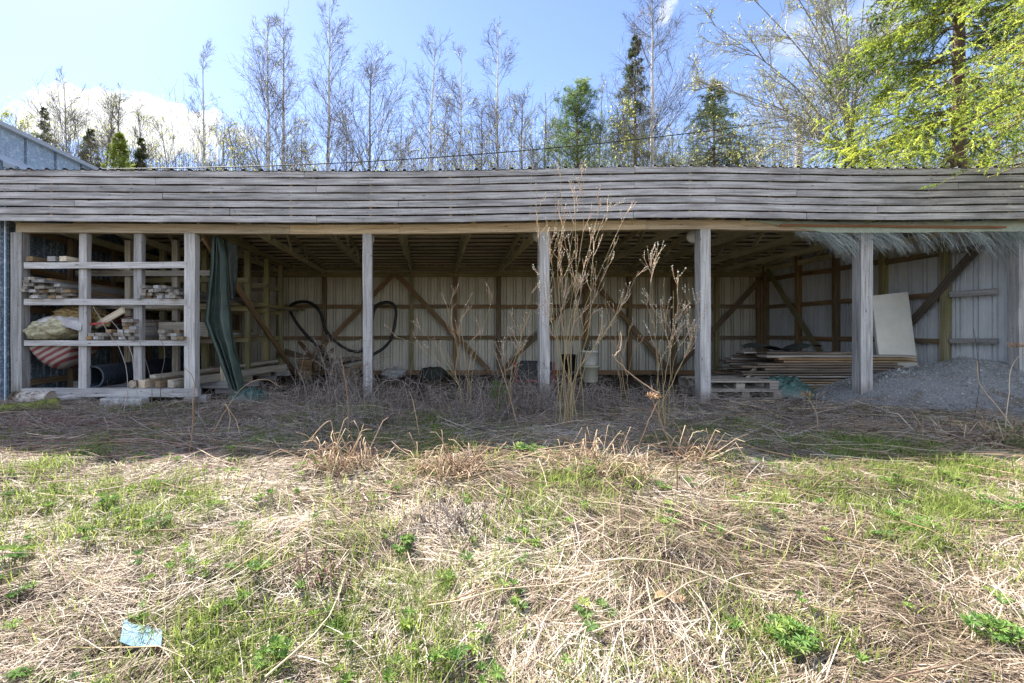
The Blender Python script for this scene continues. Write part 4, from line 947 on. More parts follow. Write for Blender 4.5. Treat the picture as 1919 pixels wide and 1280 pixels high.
def build_trees():
    g = 'bare birches behind the shed'
    B = lambda *a, **k: bare_tree('birch_tree', *a, **k)
    B(383, 24, 84, 'slender bare birch standing alone before the white cloud', g, r0=.11, spread=1.7)
    B(505, 22, 40, 'dense bare birch, left of the close pair of tall birches', g, r0=.13, spread=2.1, n1=58, n2=11, buds=900)
    B(527, 22.5, 12, 'taller slim birch, right of the close pair of tall birches', g, r0=.12, spread=1.6, n1=52)
    B(608, 22, -6, 'tall airy birch just right of the close pair, reaching the top of the picture', g, r0=.12, spread=2.0, n1=52, ang=(26, 44))
    B(697, 19, 118, 'broad low bare tree with fanned branches above the third post', g, r0=.1, spread=2.7, n1=44, n2=10, ang=(25, 45), t0=.3, bark='bark_grey', up=.22)
    B(803, 22, 58, 'slim birch with a narrow top left of the middle of the roof', g, r0=.11, spread=1.7)
    B(867, 23, 84, 'thin birch between the two taller slim birches near the roof middle', g, r0=.09, spread=1.6)
    B(935, 22, 36, 'tall pale trunked birch near the middle of the roof', g, r0=.12, spread=1.9, n1=50)
    B(1214, 20, -10, 'big white trunked birch beside the dark spruce', g, r0=.16, spread=2.5, n1=64, n2=11, ang=(30, 52))
    B(1320, 24, 150, 'small bare tree behind the young spruce', g, r0=.07, spread=1.2, n1=30, bark='bark_grey', buds=500)
    # shrubby willows and aspens low behind the roof
    g2 = 'low bare trees behind the roof'
    S = lambda *a, **k: bare_tree('bare_tree', *a, bark='bark_grey', **k)
    S(128, 24, 150, 'stiff branched bare tree at the left end above the hall roof', g2, r0=.1, spread=2.2, n1=36, n2=7, ang=(25, 45), t0=.3, up=.2, thick=1.5)
    S(175, 22, 180, 'leaning bare tree before the left end of the cloud', g2, r0=.09, spread=2.0, n1=34, n2=7, ang=(25, 45), t0=.3, up=.2, thick=1.4, lean=.12)
    S(225, 22, 175, 'dark twiggy tree at the middle of the cloud', g2, r0=.09, spread=1.6, n1=40, buds=900, thick=1.3)
    S(285, 23, 200, 'bare tree before the right half of the cloud', g2, r0=.08, spread=1.9, n1=34, ang=(25, 50), lean=-.1, buds=500)
    S(330, 22, 225, 'leaning bare tree right below the cloud end', g2, r0=.08, spread=1.7, n1=34, lean=-.12, buds=700)
    S(425, 23, 235, 'low twiggy tree between the lone birch and the close pair', g2, r0=.07, spread=1.6, n1=36, buds=1200)
    S(470, 20, 235, 'low leaning tree left of the close pair of birches', g2, r0=.07, spread=1.5, n1=30, lean=-.15, buds=900)
    S(565, 24, 235, 'small budding tree between the close pair and the airy birch', g2, r0=.06, spread=1.4, n1=34, buds=1500)
    S(655, 24, 215, 'small bare tree left of the broad fanned tree', g2, r0=.06, spread=1.4, n1=32, buds=300)
    S(755, 23, 215, 'small bare tree right of the broad fanned tree', g2, r0=.06, spread=1.4, n1=32, buds=500)
    S(905, 23, 200, 'low twiggy tree left of the tall pale trunked birch', g2, r0=.06, spread=1.4, n1=32, buds=700)
    S(975, 21, 185, 'spreading bare tree right of the tall pale trunked birch', g2, r0=.08, spread=2.2, n1=42, ang=(30, 55), buds=900)
    S(1020, 22, 175, 'bare tree left of the green pine', g2, r0=.07, spread=1.6, n1=34, buds=600)
    S(1125, 24, 130, 'thin bare tree rising behind the green pine', g2, r0=.06, spread=1.2, n1=30, buds=400)
    S(1165, 18, 205, 'yellow budding bush tree before the dark spruce', g2, r0=.06, spread=1.5, n1=40, buds=3800)
    S(1270, 17, 255, 'greenish budding bush right of the big birch', g2, r0=.05, spread=1.5, n1=40, buds=3200)
    S(1420, 17, 225, 'pale budding bush below the overhanging bare tree', g2, r0=.05, spread=1.6, n1=40, buds=2600)
    S(30, 26, 205, 'pale green leafing tree at the far left above the hall', g2, r0=.08, spread=2.0, n1=40, buds=6000)
    # big multi-stemmed tree on the right
    Y = 12.5; bx = (1592 - CX) * Y / F; gz = float(gh(bx, Y)); t = thing('spreading_tree', (bx, Y, gz), 'large many stemmed bare tree arching out left from behind the right end of the roof', 'tree')
    st = []
    for x, y, dy, bow in ((1318, 250, -.8, .3), (1306, 150, .5, .34), (1330, 40, -.6, .36), (1375, -40, .9, .36), (1440, -90, -.3, .36), (1490, -120, .7, .38), (1535, -60, -.8, .4), (1585, -140, .3, .4), (1625, -60, -.2, .42), (1665, 20, .8, .4), (1400, 170, 1.0, .36)):
        a = np.array((bx, Y, gz)) + rng.normal(0, .12, 3) * (1, 1, 0); f0 = W(1592 + rng.normal(0, 6), 290 + rng.normal(0, 12), Y); e = W(x, y, Y + dy); k = f0 + (e - f0) * np.array((bow, .5, .52)); st.append(smooth_path([a, a + (f0 - a) * .6, f0, k, e], 18))
    st = np.array(st); mb = MB(); tubes(mb, st, np.linspace(1, .1, 18)[None] * (.055 * np.clip((st[:, -1, 2] - gz) / 12, .45, 1))[:, None], 8); mb.build('trunk', 'bark_grey', t, True)
    mb = MB(); c1, t1 = spawn(st, 15, .5, .99, (22, 50), lambda tf, pl: 2.8 * (1.12 - tf) + .25, 7, (0, 0, 1), .08, .07); tubes(mb, c1, taper(len(c1), 7, .015, .005), 4)
    c2, _ = spawn(c1, 9, .15, 1, (25, 55), lambda tf, pl: .42 * pl * (1.15 - .6 * tf) + .1, 5, (0, 0, 1), .04, .12); tubes(mb, c2, taper(len(c2), 5, .008, .0035), 3)
    c3, _ = spawn(c2, 6, .2, 1, (20, 50), lambda tf, pl: .45 * pl + .05, 4, (0, 0, 1), .03, .14); tubes(mb, c3, taper(len(c3), 4, .0042, .0025), 2)
    cr = mb.build('crown', 'twig_grey', t); mb = MB(); crown_buds(mb, c3, 9000, .045, .014); mb.build('buds', 'bud', cr)
    # conifers
    far = dict(nl=.07, nw=.006, needles=12, side=13, sub=2, pw=.95, tb=.65, tmax=.995, tiers=46)
    conifer('spruce_tree', 1188, 21, 66, 'tall thin dark spruce beside the big white birch', 2.0, 'needle_dark', nb=130, zlo=.45, droop=.05, d2=.14, **far)
    conifer('spruce_tree', 1338, 19, 150, 'young green pointed spruce left of the utility pole', 3.0, 'needle_pale', nb=160, zlo=.45, droop=.02, **far)
    conifer('spruce_tree', 82, 27, 200, 'small dark spruce above the hall roof', 1.9, 'needle_dark', nb=90, zlo=.5, droop=.03, **far)
    conifer('spruce_tree', 168, 24, 240, 'short dark spruce just right of the hall gable', 1.5, 'needle_dark', nb=80, zlo=.55, droop=.03, **far)
    conifer('spruce_tree', 228, 21, 246, 'yellowish low conifer left of the cloud middle', 1.4, 'needle', nb=80, zlo=.55, droop=.02, **far)
    conifer('spruce_tree', 264, 22, 260, 'low dark pointed spruce right of the yellowish conifer', 1.3, 'needle_dark', nb=80, zlo=.55, droop=.03, **far)
    conifer('pine_tree', 1082, 20, 158, 'rounded green pine behind the middle right of the roof', 2.1, 'needle_pine', nb=120, zlo=.55, side=9, sub=2, nl=.12, nw=.006, needles=12, tilt=(45, 75), droop=-.05, pw=.5, tb=.8)
    # near spruce by the right wall; its boughs grow round the shed, not through it
    OUT = lambda c: ~((c[..., 0] < 9.6) & (c[..., 1] > 6.5) & (c[..., 1] < 13.2) & (c[..., 2] < 3.72) | (c[..., 0] < 9.6) & (c[..., 2] < 2.92)).any(1)
    t, c1 = conifer('spruce_tree', 1795, 9.6, 0, 'near yellow green spruce with drooping boughs over the right end of the fascia', 2.4, 'needle', nb=165, zlo=.26, tmax=.66, side=17, sub=3, nl=.032, nw=.0042, needles=64, droop=.09, d2=.13, nz=.6, H=15, r0=.16, keep=OUT)
    T0 = (10.6, 5.8)
    conifer('spruce_tree', CX + T0[0] * F / T0[1], T0[1], 0, 'bright yellow green spruce boughs hanging in over the right end of the fascia', 3.4, 'needle', nb=115, zlo=.33, tmax=.7, side=17, sub=3, nl=.03, nw=.004, needles=64, droop=.09, d2=.13, nz=.6, H=13, r0=.15, keep=OUT,
            extra=[[(*T0, z0), (T0[0] - 1.6, T0[1] + .1, z0 + .25), (x + 1.0, y, z + .25), (x, y, z - .18)] for z0, x, y, z in ((4.6, 6.5, 6.1, 3.8), (4.3, 7.25, 5.9, 3.42), (4.1, 7.5, 6.15, 3.36), (5.0, 7.0, 6.2, 4.3), (5.4, 7.1, 5.5, 4.7), (4.4, 6.9, 6.3, 3.6), (6.2, 7.3, 5.6, 5.4), (7.0, 7.6, 5.5, 6.2), (5.8, 7.2, 6.0, 5.0), (4.2, 7.9, 5.9, 3.3), (4.5, 7.6, 5.6, 3.7), (4.8, 7.4, 6.2, 4.0), (5.2, 6.6, 6.0, 4.25), (6.6, 7.5, 5.9, 5.7), (7.5, 7.3, 5.7, 6.6), (8.0, 7.6, 5.6, 7.0))])
    mb = MB(); N = 26
    idx = rng.integers(0, len(c1), N)
    for i in idx:
        p = c1[i, 6]; lathe(mb, p, [(0, 0), (.012, -.01), (.02, -.05), (.018, -.09), (.008, -.12), (0, -.125)], 8)
    mb.build('cones', 'seed_brown', t, True)
    # far thicket and wood edge
    N = 3000; x = rng.uniform(-28, 42, N); y = rng.uniform(24, 34, N); h = 9.0 + 8.0 * fbm(x * .35, y * .2, 12) * rng.uniform(.4, 1.15, N); K = 6; s = np.linspace(0, 1, K)
    P = np.zeros((N, K, 3)); P[..., 0] = x[:, None] + rng.normal(0, .9, (N, 1)) * s ** 1.4; P[..., 1] = y[:, None] + rng.normal(0, .6, (N, 1)) * s; P[..., 2] = gh(x, y)[:, None] + h[:, None] * s
    P += rng.normal(0, .05, P.shape); mb = MB(); tubes(mb, P, taper(N, K, .022, .006), 3)
    c2, _ = spawn(P, 16, .5, 1, (20, 50), lambda tf, pl: .13 * pl * (1.25 - .8 * tf) + .2, 4, (0, 0, 1), .12, .12); tubes(mb, c2, taper(len(c2), 4, .008, .004), 2)
    tag(mb.build('thicket', 'twig', None), 'grey brown bare thicket of saplings filling the background behind the roof', 'thicket', kind='stuff')
    mb = MB(); crown_buds(mb, c2, 60000, .12, .03); tag(mb.build('thicket_leaves', 'bud', None), 'fresh yellow green leaves among the bare background thicket', 'leaves', kind='stuff')
    # utility pole and line
    Yp = 15.2; p = W(1497, 222, Yp); gz = float(gh(p[0], Yp)); t = thing('utility_pole', (p[0], Yp, gz), 'grey wooden utility pole rising behind the roof at the right', 'utility pole')
    mb = MB(); tubes(mb, np.array([(p[0], Yp, gz - .2), (p[0], Yp, p[2] * .5), (p[0], Yp, p[2])])[None], np.array([.125, .115, .1])[None], 14, caps=True); mb.build('shaft', 'pole_wood', t, True)
    beam(MB(), (p[0] - .3, Yp - .17, p[2] - .25), (p[0] + .5, Yp - .17, p[2] - .25), .07, .09).build('crossarm', 'wood_grey', t)
    for dx in (-.22, .42):
        mb = MB(); lathe(mb, (p[0] + dx, Yp - .17, p[2] - .2), [(.01, 0), (.05, .02), (.04, .06), (.055, .08), (.03, .14), (0, .15)], 12); mb.build('insulator', 'lamp_white', t, True)
    a = np.array((p[0] - .22, Yp - .17, p[2] - .07)); b = W(-60, 313, 13.5); s = np.linspace(0, 1, 60)[:, None]; P = a + (b - a) * s; P[:, 2] -= .55 * 4 * (s * (1 - s))[:, 0]
    mb = MB(); tubes(mb, P[None], .016, 6); tag(mb.build('power_line', 'wire', None, True), 'black power line sagging from the utility pole across the trees', 'cable')
build_trees()

# ------------------------------------------------------------------ grass and ground cover
def frame_xy(n, y0, y1, mar=1.6):
    y = rng.uniform(y0, y1, n); x = rng.uniform(0, 1, n) * (2.28 * y + 2 * mar) - .955 * y - mar
    return x, y
def build_grass():
    # flattened dead grass
    n = 350000; x, y = frame_xy(n, 1.35, 7.1); g = green_mask(x, y)
    keep = rng.random(n) < np.clip(1.12 - .8 * g, .2, 1) * np.where(y > 6.5, .55, 1) * (.1 + 1.45 * fbm(x * 4, y * 4, 31)); x, y = x[keep], y[keep]; n = len(x)
    ang = (fbm(x * .9, y * .9, 41) - .5) * 5.5 + np.where(x > 1.6, -.55, .15) * 1.0 + rng.normal(0, .55, n)
    cl = rng.random(n) < .3; ang = ang + cl * rng.normal(0, 1.2, n)
    ln = rng.uniform(.05, .22, n) * (1 + .7 * (rng.random(n) < .08)); pitch = np.abs(rng.normal(0, .13, n)) * (1 + 2.2 * (rng.random(n) < .06))
    K = 4; s = np.linspace(0, 1, K); cu = rng.normal(0, .22, n)
    P = np.zeros((n, K, 3)); d = np.stack([np.cos(ang), np.sin(ang)], 1)
    for k in range(1, K):
        a2 = ang + cu * s[k]; st = ln / (K - 1)
        P[:, k, 0] = P[:, k - 1, 0] + np.cos(a2) * st; P[:, k, 1] = P[:, k - 1, 1] + np.sin(a2) * st
    P[..., 0] += x[:, None]; P[..., 1] += y[:, None]
    lift = rng.random(n) ** 1.6 * (.015 + .055 * fbm(x * 2.5, y * 2.5, 61))
    P[..., 2] = gh(P[..., 0], P[..., 1]) + .004 + lift[:, None] + (ln * np.sin(pitch))[:, None] * (s - .3 * s ** 2)[None] - .01 * s
    T = np.stack([-np.sin(ang), np.cos(ang), rng.normal(0, .45, n)], 1); T = nrm(T)
    wd = rng.uniform(.0007, .0019, n) * (.75 + .22 * y)
    w = wd[:, None] * np.array([.8, 1, .9, .25])
    v = np.stack([P - T[:, None] * w[..., None], P + T[:, None] * w[..., None]], 2)
    base = (np.arange(n) * K * 2)[:, None] + np.arange(K - 1) * 2
    q = np.stack([base, base + 1, base + 3, base + 2], -1).reshape(-1, 4)
    tn = np.clip(.47 + 1.1 * (fbm(x * 1.7, y * 1.7, 71) - .5) + rng.normal(0, .27, n) + lift * 2.5, 0, 1)
    mb = MB(); mb.add(v, q, tint=np.repeat(tn, K * 2)); tag(mb.build('dry_grass', 'straw'), 'matted straw coloured dead grass covering the yard', 'grass', kind='stuff')
    # green blades
    n = 330000; x, y = frame_xy(n, 1.35, 6.9); g = green_mask(x, y)
    cl = fbm(x * 5, y * 5, 81); keep = rng.random(n) < np.clip(g * 1.15 + .1, 0, 1) * np.clip((cl - .34) * 4, .12, 1); x, y = x[keep], y[keep]; n = len(x)
    ln = rng.uniform(.04, .13, n) * (.75 + .75 * fbm(x * 2, y * 2, 91)); ang = rng.uniform(0, 2 * np.pi, n); K = 4; s = np.linspace(0, 1, K); ln = ln * np.where(y > 5.2, .7, 1)
    lean = rng.uniform(.1, 1.0, n); P = np.zeros((n, K, 3)); hx = lean[:, None] * (.3 * s + .8 * s ** 2) * ln[:, None]
    P[..., 0] = x[:, None] + np.cos(ang)[:, None] * hx; P[..., 1] = y[:, None] + np.sin(ang)[:, None] * hx; P[..., 2] = gh(x, y)[:, None] + ln[:, None] * (s - .28 * lean[:, None] * s ** 2)
    T = nrm(np.stack([-np.sin(ang), np.cos(ang), 0 * ang], 1) + rng.normal(0, .3, (n, 3))); w = (rng.uniform(.0012, .003, n) * (.8 + .15 * y))[:, None] * np.array([.9, 1, .7, .08])
    v = np.stack([P - T[:, None] * w[..., None], P + T[:, None] * w[..., None]], 2); base = (np.arange(n) * K * 2)[:, None] + np.arange(K - 1) * 2
    q = np.stack([base, base + 1, base + 3, base + 2], -1).reshape(-1, 4)
    mb = MB(); mb.add(v, q, tint=np.repeat(np.clip(.55 + rng.normal(0, .22, n), 0, 1), K * 2)); tag(mb.build('green_grass', 'grass'), 'fresh green grass shoots growing through the dead grass', 'grass', kind='stuff')
    # flattened stalks
    n = 6500; x, y = frame_xy(n, 1.5, 6.9); w_ = .16 + .9 * np.exp(-((x + 4.2) ** 2 / 4 + (y - 4.9) ** 2 / 1.2)) + .6 * np.exp(-((x - .3) ** 2 / 3 + (y - 4.2) ** 2 / .3)) + .6 * np.exp(-((x - 6) ** 2 / 5 + (y - 5) ** 2 / .8))
    w_ = w_ * np.where(y < 3.3, .35, 1); k = rng.random(n) < w_; x, y = x[k], y[k]; n = len(x); K = 6; s = np.linspace(-.5, .5, K); ln = rng.uniform(.25, .95, n); ang = rng.normal(.15, .45, n) + np.where(x > 2, -.5, .05)
    ang = np.where((np.abs(x) < 1.6), ang + rng.normal(0, .7, n), ang)
    P = np.zeros((n, K, 3)); cu = rng.normal(0, .25, (n, 1)); A = ang[:, None] + cu * s
    P[..., 0] = x[:, None] + np.cos(A) * s * ln[:, None]; P[..., 1] = y[:, None] + np.sin(A) * s * ln[:, None]; P[..., 2] = gh(P[..., 0], P[..., 1]) + rng.uniform(.02, .1, (n, 1)) + rng.normal(0, .13, (n, 1)) * s * ln[:, None] * .6
    P[..., 2] = np.maximum(P[..., 2], gh(P[..., 0], P[..., 1]) + .01); r = rng.uniform(.0015, .0045, n)[:, None] * np.linspace(1.1, .6, K)
    left = (x < -1.8) & (rng.random(n) < .75)
    for m, sel, nm, lab in (('stalk', ~left, 'fallen_stalks', 'fallen tan weed stalks lying over the grass'), ('stalk_red', left, 'fallen_red_stalks', 'fallen reddish brown weed stalks lying at the left')):
        mb = MB(); tubes(mb, P[sel], r[sel], 5); tag(mb.build(nm, m, None, True), lab, 'stalks', kind='stuff')
    # twig litter and standing weeds along the shaded shed front
    n = 7000; x, y = frame_xy(n, 4.7, 8.6); ok = ~((y > 6.9) & ((x < -3.6) | (x > 6)) | (y > 8.2) & (x > 4.4)) & (rng.random(n) < np.where(y > 7.2, .35, .85)); x, y = x[ok], y[ok]; n = len(x); K = 5; s = np.linspace(-.5, .5, K)
    ln = rng.uniform(.12, .6, n); ang = rng.normal(.05, .8, n); A = ang[:, None] + rng.normal(0, .5, (n, 1)) * s; P = np.zeros((n, K, 3))
    P[..., 0] = x[:, None] + np.cos(A) * s * ln[:, None]; P[..., 1] = y[:, None] + np.sin(A) * s * ln[:, None]; P[..., 2] = np.maximum(gh(x, y)[:, None] + rng.uniform(.02, .14, (n, 1)) + rng.normal(0, .3, (n, 1)) * s * ln[:, None], gh(P[..., 0], P[..., 1]) + .012)
    mb = MB(); tubes(mb, P, rng.uniform(.0014, .0036, n)[:, None] * np.linspace(1.1, .6, K), 4); tag(mb.build('twig_litter', 'bramble', None, True), 'grey brown twigs and broken stems littering the shade before the shed', 'twigs', kind='stuff')
    n = 6000; x, y = frame_xy(n, 5.4, 7.5, .3); w_ = np.exp(-((x + .2) ** 2 / 7)) * .95 + .12; ok = (rng.random(n) < w_ * (fbm(x * 1.5, y * 1.5, 14) > .45)); x, y = x[ok], y[ok]; n = len(x); K = 6; s = np.linspace(0, 1, K); L = rng.uniform(.12, .5, n) * (1 + .5 * np.exp(-(x - .2) ** 2 / 5)); az = rng.uniform(0, 6.28, n); tl = rng.uniform(.1, 1.1, n)
    P = np.zeros((n, K, 3)); hx = (L * np.sin(tl))[:, None] * s ** 1.4; P[..., 0] = x[:, None] + np.cos(az)[:, None] * hx; P[..., 1] = y[:, None] + np.sin(az)[:, None] * hx; P[..., 2] = gh(x, y)[:, None] + (L * np.cos(tl))[:, None] * (1.2 * s - .35 * s ** 3); P += rng.normal(0, .006, P.shape) * s[:, None]
    mb = MB(); tubes(mb, P, rng.uniform(.001, .0026, n)[:, None] * np.linspace(1.1, .5, K), 3); c, _ = spawn(P, 2, .4, .95, (20, 50), lambda tf, pl: .3 * pl, 4, (0, 0, 1), .05, .1); tubes(mb, c, taper(len(c), 4, .0013, .0008), 3); tag(mb.build('dry_weeds', 'bramble', None, True), 'thin dead weeds standing in the shade along the shed front', 'weeds', kind='stuff')
    # dead leaves
    n = 900; x, y = frame_xy(n, 1.4, 6.5); z = gh(x, y) + rng.uniform(.02, .055, n); sz = rng.uniform(.015, .045, n); a = rng.uniform(0, 6.28, n); d = np.stack([np.cos(a), np.sin(a), rng.normal(0, .3, n)], 1)
    mb = MB(); leaflets(mb, np.stack([x, y, z], 1), nrm(d), sz, sz * .33); tag(mb.build('dead_leaves', 'dead_leaf'), 'curled brown and pale dead leaves scattered over the grass', 'leaves', kind='stuff')
    # lupine shoots
    def lup(mb, p, n, R0, lh):
        for _ in range(n):
            a = random.uniform(0, 6.28); rr = R0 * .75 * math.sqrt(random.random()); b = p + np.array((math.cos(a) * rr, math.sin(a) * rr, 0)); b[2] = float(gh(b[0], b[1]))
            h = lh * random.uniform(.5, 1.2); c = b + np.array((random.uniform(-.03, .03), random.uniform(-.03, .03), h))
            tubes(mb, np.array([b, (b + c) / 2 + rng.normal(0, .006, 3), c])[None], .0016, 4, tint=.35)
            m = random.randint(8, 11); an = np.linspace(0, 2 * np.pi, m, endpoint=False) + random.random(); L = random.uniform(.028, .055); el = random.uniform(.1, .9)
            d = np.stack([np.cos(an) * math.cos(el), np.sin(an) * math.cos(el), np.full(m, math.sin(el))], 1); d = nrm(d + rng.normal(0, .1, d.shape) + np.array((0, -.15, 0)))
            s = nrm(np.cross(d, np.array((0, 0, 1.)))); wv = L * .15; tn = np.clip(random.gauss(.6, .2), 0, 1)
            v = np.stack([np.broadcast_to(c, d.shape), c + d * L * .5 + s * wv, c + d * L + np.array((0, 0, -.004)), c + d * L * .5 - s * wv], 1)
            v[:, 2, 2] -= .006
            mb.add(v, (np.arange(m) * 4)[:, None] + np.arange(4), tint=tn)
    mb = MB(); x, y = frame_xy(520, 1.7, 4.4, .3); g = green_mask(x, y)
    for xx, yy, gg in zip(x, y, g):
        if random.random() < .25 + .6 * gg: lup(mb, np.array((xx, yy, 0.)), random.randint(1, 3), .06, .06)
    tag(mb.build('lupine_shoots', 'lupine'), 'scattered small star shaped lupine shoots in the grass', 'plants', kind='stuff')
    for px, py, n, R0, lab in ((1490, 1225, 26, .13, 'bushy green lupine clump at the bottom right of the straw patch'), (1870, 1215, 30, .16, 'large bright lupine clump in the bottom right corner'), (1092, 1170, 3, .03, 'single bright lupine shoot in the straw near the bottom middle'), (752, 1040, 16, .12, 'dark green lupine clump in the left centre of the grass'), (205, 955, 12, .12, 'yellow green lupine clump at the left beside fallen stalks'), (1885, 970, 16, .14, 'lupine clump at the right edge of the sunny grass'), (1700, 1005, 14, .2, 'spread lupine clump in the right half of the green grass'), (515, 1255, 14, .1, 'lupine clump near the bottom left, right of the blue plastic'), (985, 862, 26, .2, 'low leafy green clump at the edge of the shade in the middle'), (830, 1265, 8, .08, 'small lupine clump at the bottom edge left of the middle'), (30, 1060, 12, .12, 'lupine clump at the left edge of the grass')):
        p = px2g(px, py); mb = MB(); lup(mb, p, n, R0, .09); o = mb.build('lupine_plant', 'lupine', origin=tuple(p)); tag(o, lab, 'plant', 'lupine plants in the grass')
    # crumpled brown leaf
    c = px2g(1255, 1142); U, Vv = np.meshgrid(np.linspace(0, 1, 12), np.linspace(0, 1, 8)); wd = np.sin(np.pi * U) ** .7
    X = c[0] - .08 + .16 * U; Y = c[1] + (Vv - .5) * .07 * wd; Z = c[2] + .045 + .03 * np.abs(Vv - .4) * wd + .015 * np.sin(7 * U); tag(solid_sheet(np.stack([X, Y, Z], -1), .002, 'brown_leaf', 'seed_brown'), 'large curled rust brown dead leaf on the straw at the lower right', 'leaf')
build_grass()

# ------------------------------------------------------------------ standing stalks, willows and weeds
def build_weeds():
    def stalk(lab, lines, Y, r=.006, mat='stalk', name='dry_stalk', head=None, group=None, cat='stalk', foot=True):
        P0 = None; mb = MB()
        for ln in lines:
            pts = np.array([W(x, y, Y) for x, y in ln]); pts[:, 1] += rng.normal(0, .04, len(pts))
            if foot and ln is lines[0]: pts[0, 2] = min(pts[0, 2], float(gh(pts[0, 0], pts[0, 1])) - .01)
            P = smooth_path(pts, 14) + rng.normal(0, .0025, (14, 3)); tubes(mb, P[None], np.linspace(r, r * .55, 14)[None], 6, caps=True)
            if P0 is None: P0 = P[0]
        o = mb.build(name, mat, None, True, origin=tuple(P0)); tag(o, lab, cat, group)
        if head is not None:
            p = W(*head, Y); mb = MB(); N = 50; d = nrm(rng.normal(0, 1, (N, 3)) * (1, 1, .35) + np.array((0, 0, .3)))
            e = p + d * rng.uniform(.03, .07, (N, 1)); tubes(mb, np.stack([np.broadcast_to(p, e.shape), (p + e) / 2 + rng.normal(0, .004, e.shape), e], 1), .0016, 3)
            leaflets(mb, e, nrm(rng.normal(0, 1, (N, 3))), .02, .008); mb.build('seed_head', 'seed_brown', o)
        return o
    g = 'standing dead weed stalks'
    stalk('tall leaning tan stalk before the second post', [[(352, 858), (364, 800), (371, 755), (362, 715), (346, 690)]], 4.35, group=g)
    stalk('bent tan stalk with folded legs right of the second post', [[(390, 820), (424, 758), (470, 718), (500, 712), (524, 727)], [(424, 758), (436, 790), (452, 815)], [(424, 758), (428, 785), (427, 812)]], 5.0, .005, group=g)
    stalk('straight tan stalk standing left of the third post', [[(652, 850), (650, 760), (645, 700), (638, 668)]], 4.5, .006, group=g)
    stalk('broken tan stalk bent to a peak left of the third post', [[(545, 865), (585, 820), (617, 789), (624, 812), (628, 850)]], 4.3, .006, group=g)
    stalk('thin stalk standing right of the third post', [[(790, 845), (782, 790), (769, 733)]], 4.9, .005, group=g)
    stalk('long stalk with a flat seed head right of the willow', [[(1266, 965), (1262, 870), (1240, 795), (1227, 752), (1226, 722)], [(1227, 752), (1212, 790), (1190, 850)], [(1226, 735), (1190, 705), (1152, 668)], [(1152, 668), (1162, 650), (1166, 622)]], 3.55, .0055, head=(1226, 745), group=g)
    stalk('grey cane leaning in front of the middle post', [[(975, 815), (960, 760), (945, 710), (925, 655)]], 5.4, .005, group=g)
    stalk('thin twig with yellow buds reaching right over the shade', [[(1300, 862), (1350, 838), (1382, 824), (1415, 818)]], 4.1, .0045, group=g)
    stalk('hooked dry stem at the shade edge right of the willow', [[(1285, 845), (1293, 815), (1310, 806), (1328, 812)]], 4.3, .0045, group=g)
    stalk('orange brown cane leaning up before the gravel', [[(1905, 815), (1880, 770), (1850, 725), (1825, 678)]], 5.0, .006, group=g)
    stalk('dry stalk with a seed head at the right end before the gravel', [[(1885, 800), (1893, 730), (1903, 690), (1905, 660)]], 5.2, .005, head=(1905, 650), group=g)
    stalk('short brown stalk before the board stack', [[(1524, 830), (1524, 780), (1515, 745), (1510, 735)]], 5.3, .005, head=(1513, 742), group=g)
    stalk('dark thin stalk standing on the gravel', [[(1825, 770), (1835, 710), (1832, 650), (1810, 615)]], 6.0, .004, mat='bramble', group=g)
    stalk('stalk fallen in a long line across the grass at the left', [[(190, 926), (300, 925), (400, 920), (520, 905)]], 3.55, .007, group=g)
    stalk('long stalk lying below the left of the third post', [[(395, 955), (470, 948), (560, 945), (650, 938), (740, 930)]], 3.35, .006, mat='stalk_red', group=g)
    stalk('pair of dark stalks leaning together in the left grass', [[(450, 945), (465, 910), (482, 877)], [(470, 943), (490, 905), (502, 880)]], 3.4, .004, mat='bramble', group=g)
    # tussocks of broken stems at the edge of the shade
    def tussock(px, py, n, R0, h, lab, mat='stalk'):
        p = px2g(px, py); K = 6; N = n; n = int(n * 1.6); N = n; h = h * 1.35; a = rng.uniform(0, 6.28, N); r = R0 * np.sqrt(rng.random(N)); b = p + np.stack([np.cos(a) * r, np.sin(a) * r * .6, 0 * a], 1); b[:, 2] = gh(b[:, 0], b[:, 1]) - .01
        az = rng.uniform(0, 6.28, N); L = h * rng.uniform(.4, 1.3, N); s = np.linspace(0, 1, K); tl = rng.uniform(.3, 1.2, N); P = np.zeros((N, K, 3))
        hx = L[:, None] * np.sin(tl)[:, None] * s; kink = rng.uniform(.4, .9, (N, 1)); up = L[:, None] * np.cos(tl)[:, None] * np.where(s < kink, s, kink - (s - kink) * rng.uniform(.0, 1.3, (N, 1)))
        P[..., 0] = b[:, :1] + np.cos(az)[:, None] * hx; P[..., 1] = b[:, 1:2] + np.sin(az)[:, None] * hx; P[..., 2] = np.maximum(b[:, 2:] + up, gh(P[..., 0], P[..., 1]) + .005)
        mb = MB(); tubes(mb, P, (rng.uniform(.0022, .005, N)[:, None] * np.linspace(1.1, .6, K)), 5); o = mb.build('dry_tussock', mat, None, True, origin=tuple(p)); tag(o, lab, 'weeds', 'tussocks of broken dry stems')
    tussock(655, 880, 90, .3, .34, 'tangle of broken tan stems at the shade edge left of the middle')
    tussock(840, 890, 90, .28, .3, 'tangle of arching stems at the shade edge below the willow')
    tussock(1130, 880, 80, .45, .28, 'wide tangle of flattened stems at the shade edge right of the willow')
    tussock(1290, 860, 50, .25, .3, 'small tangle of stems at the shade edge near the flat seed head')
    tussock(850, 985, 40, .2, .22, 'grey brown knot of roots in the middle of the sunny grass', 'bramble')
    tussock(620, 1090, 40, .2, .16, 'dense brown tuft in the left centre of the straw', 'stalk_red')
    tussock(1840, 830, 90, .6, .3, 'mat of dry stems before the gravel at the right')
    tussock(100, 800, 80, .6, .22, 'mat of brown stems in the shade at the left', 'stalk_red')
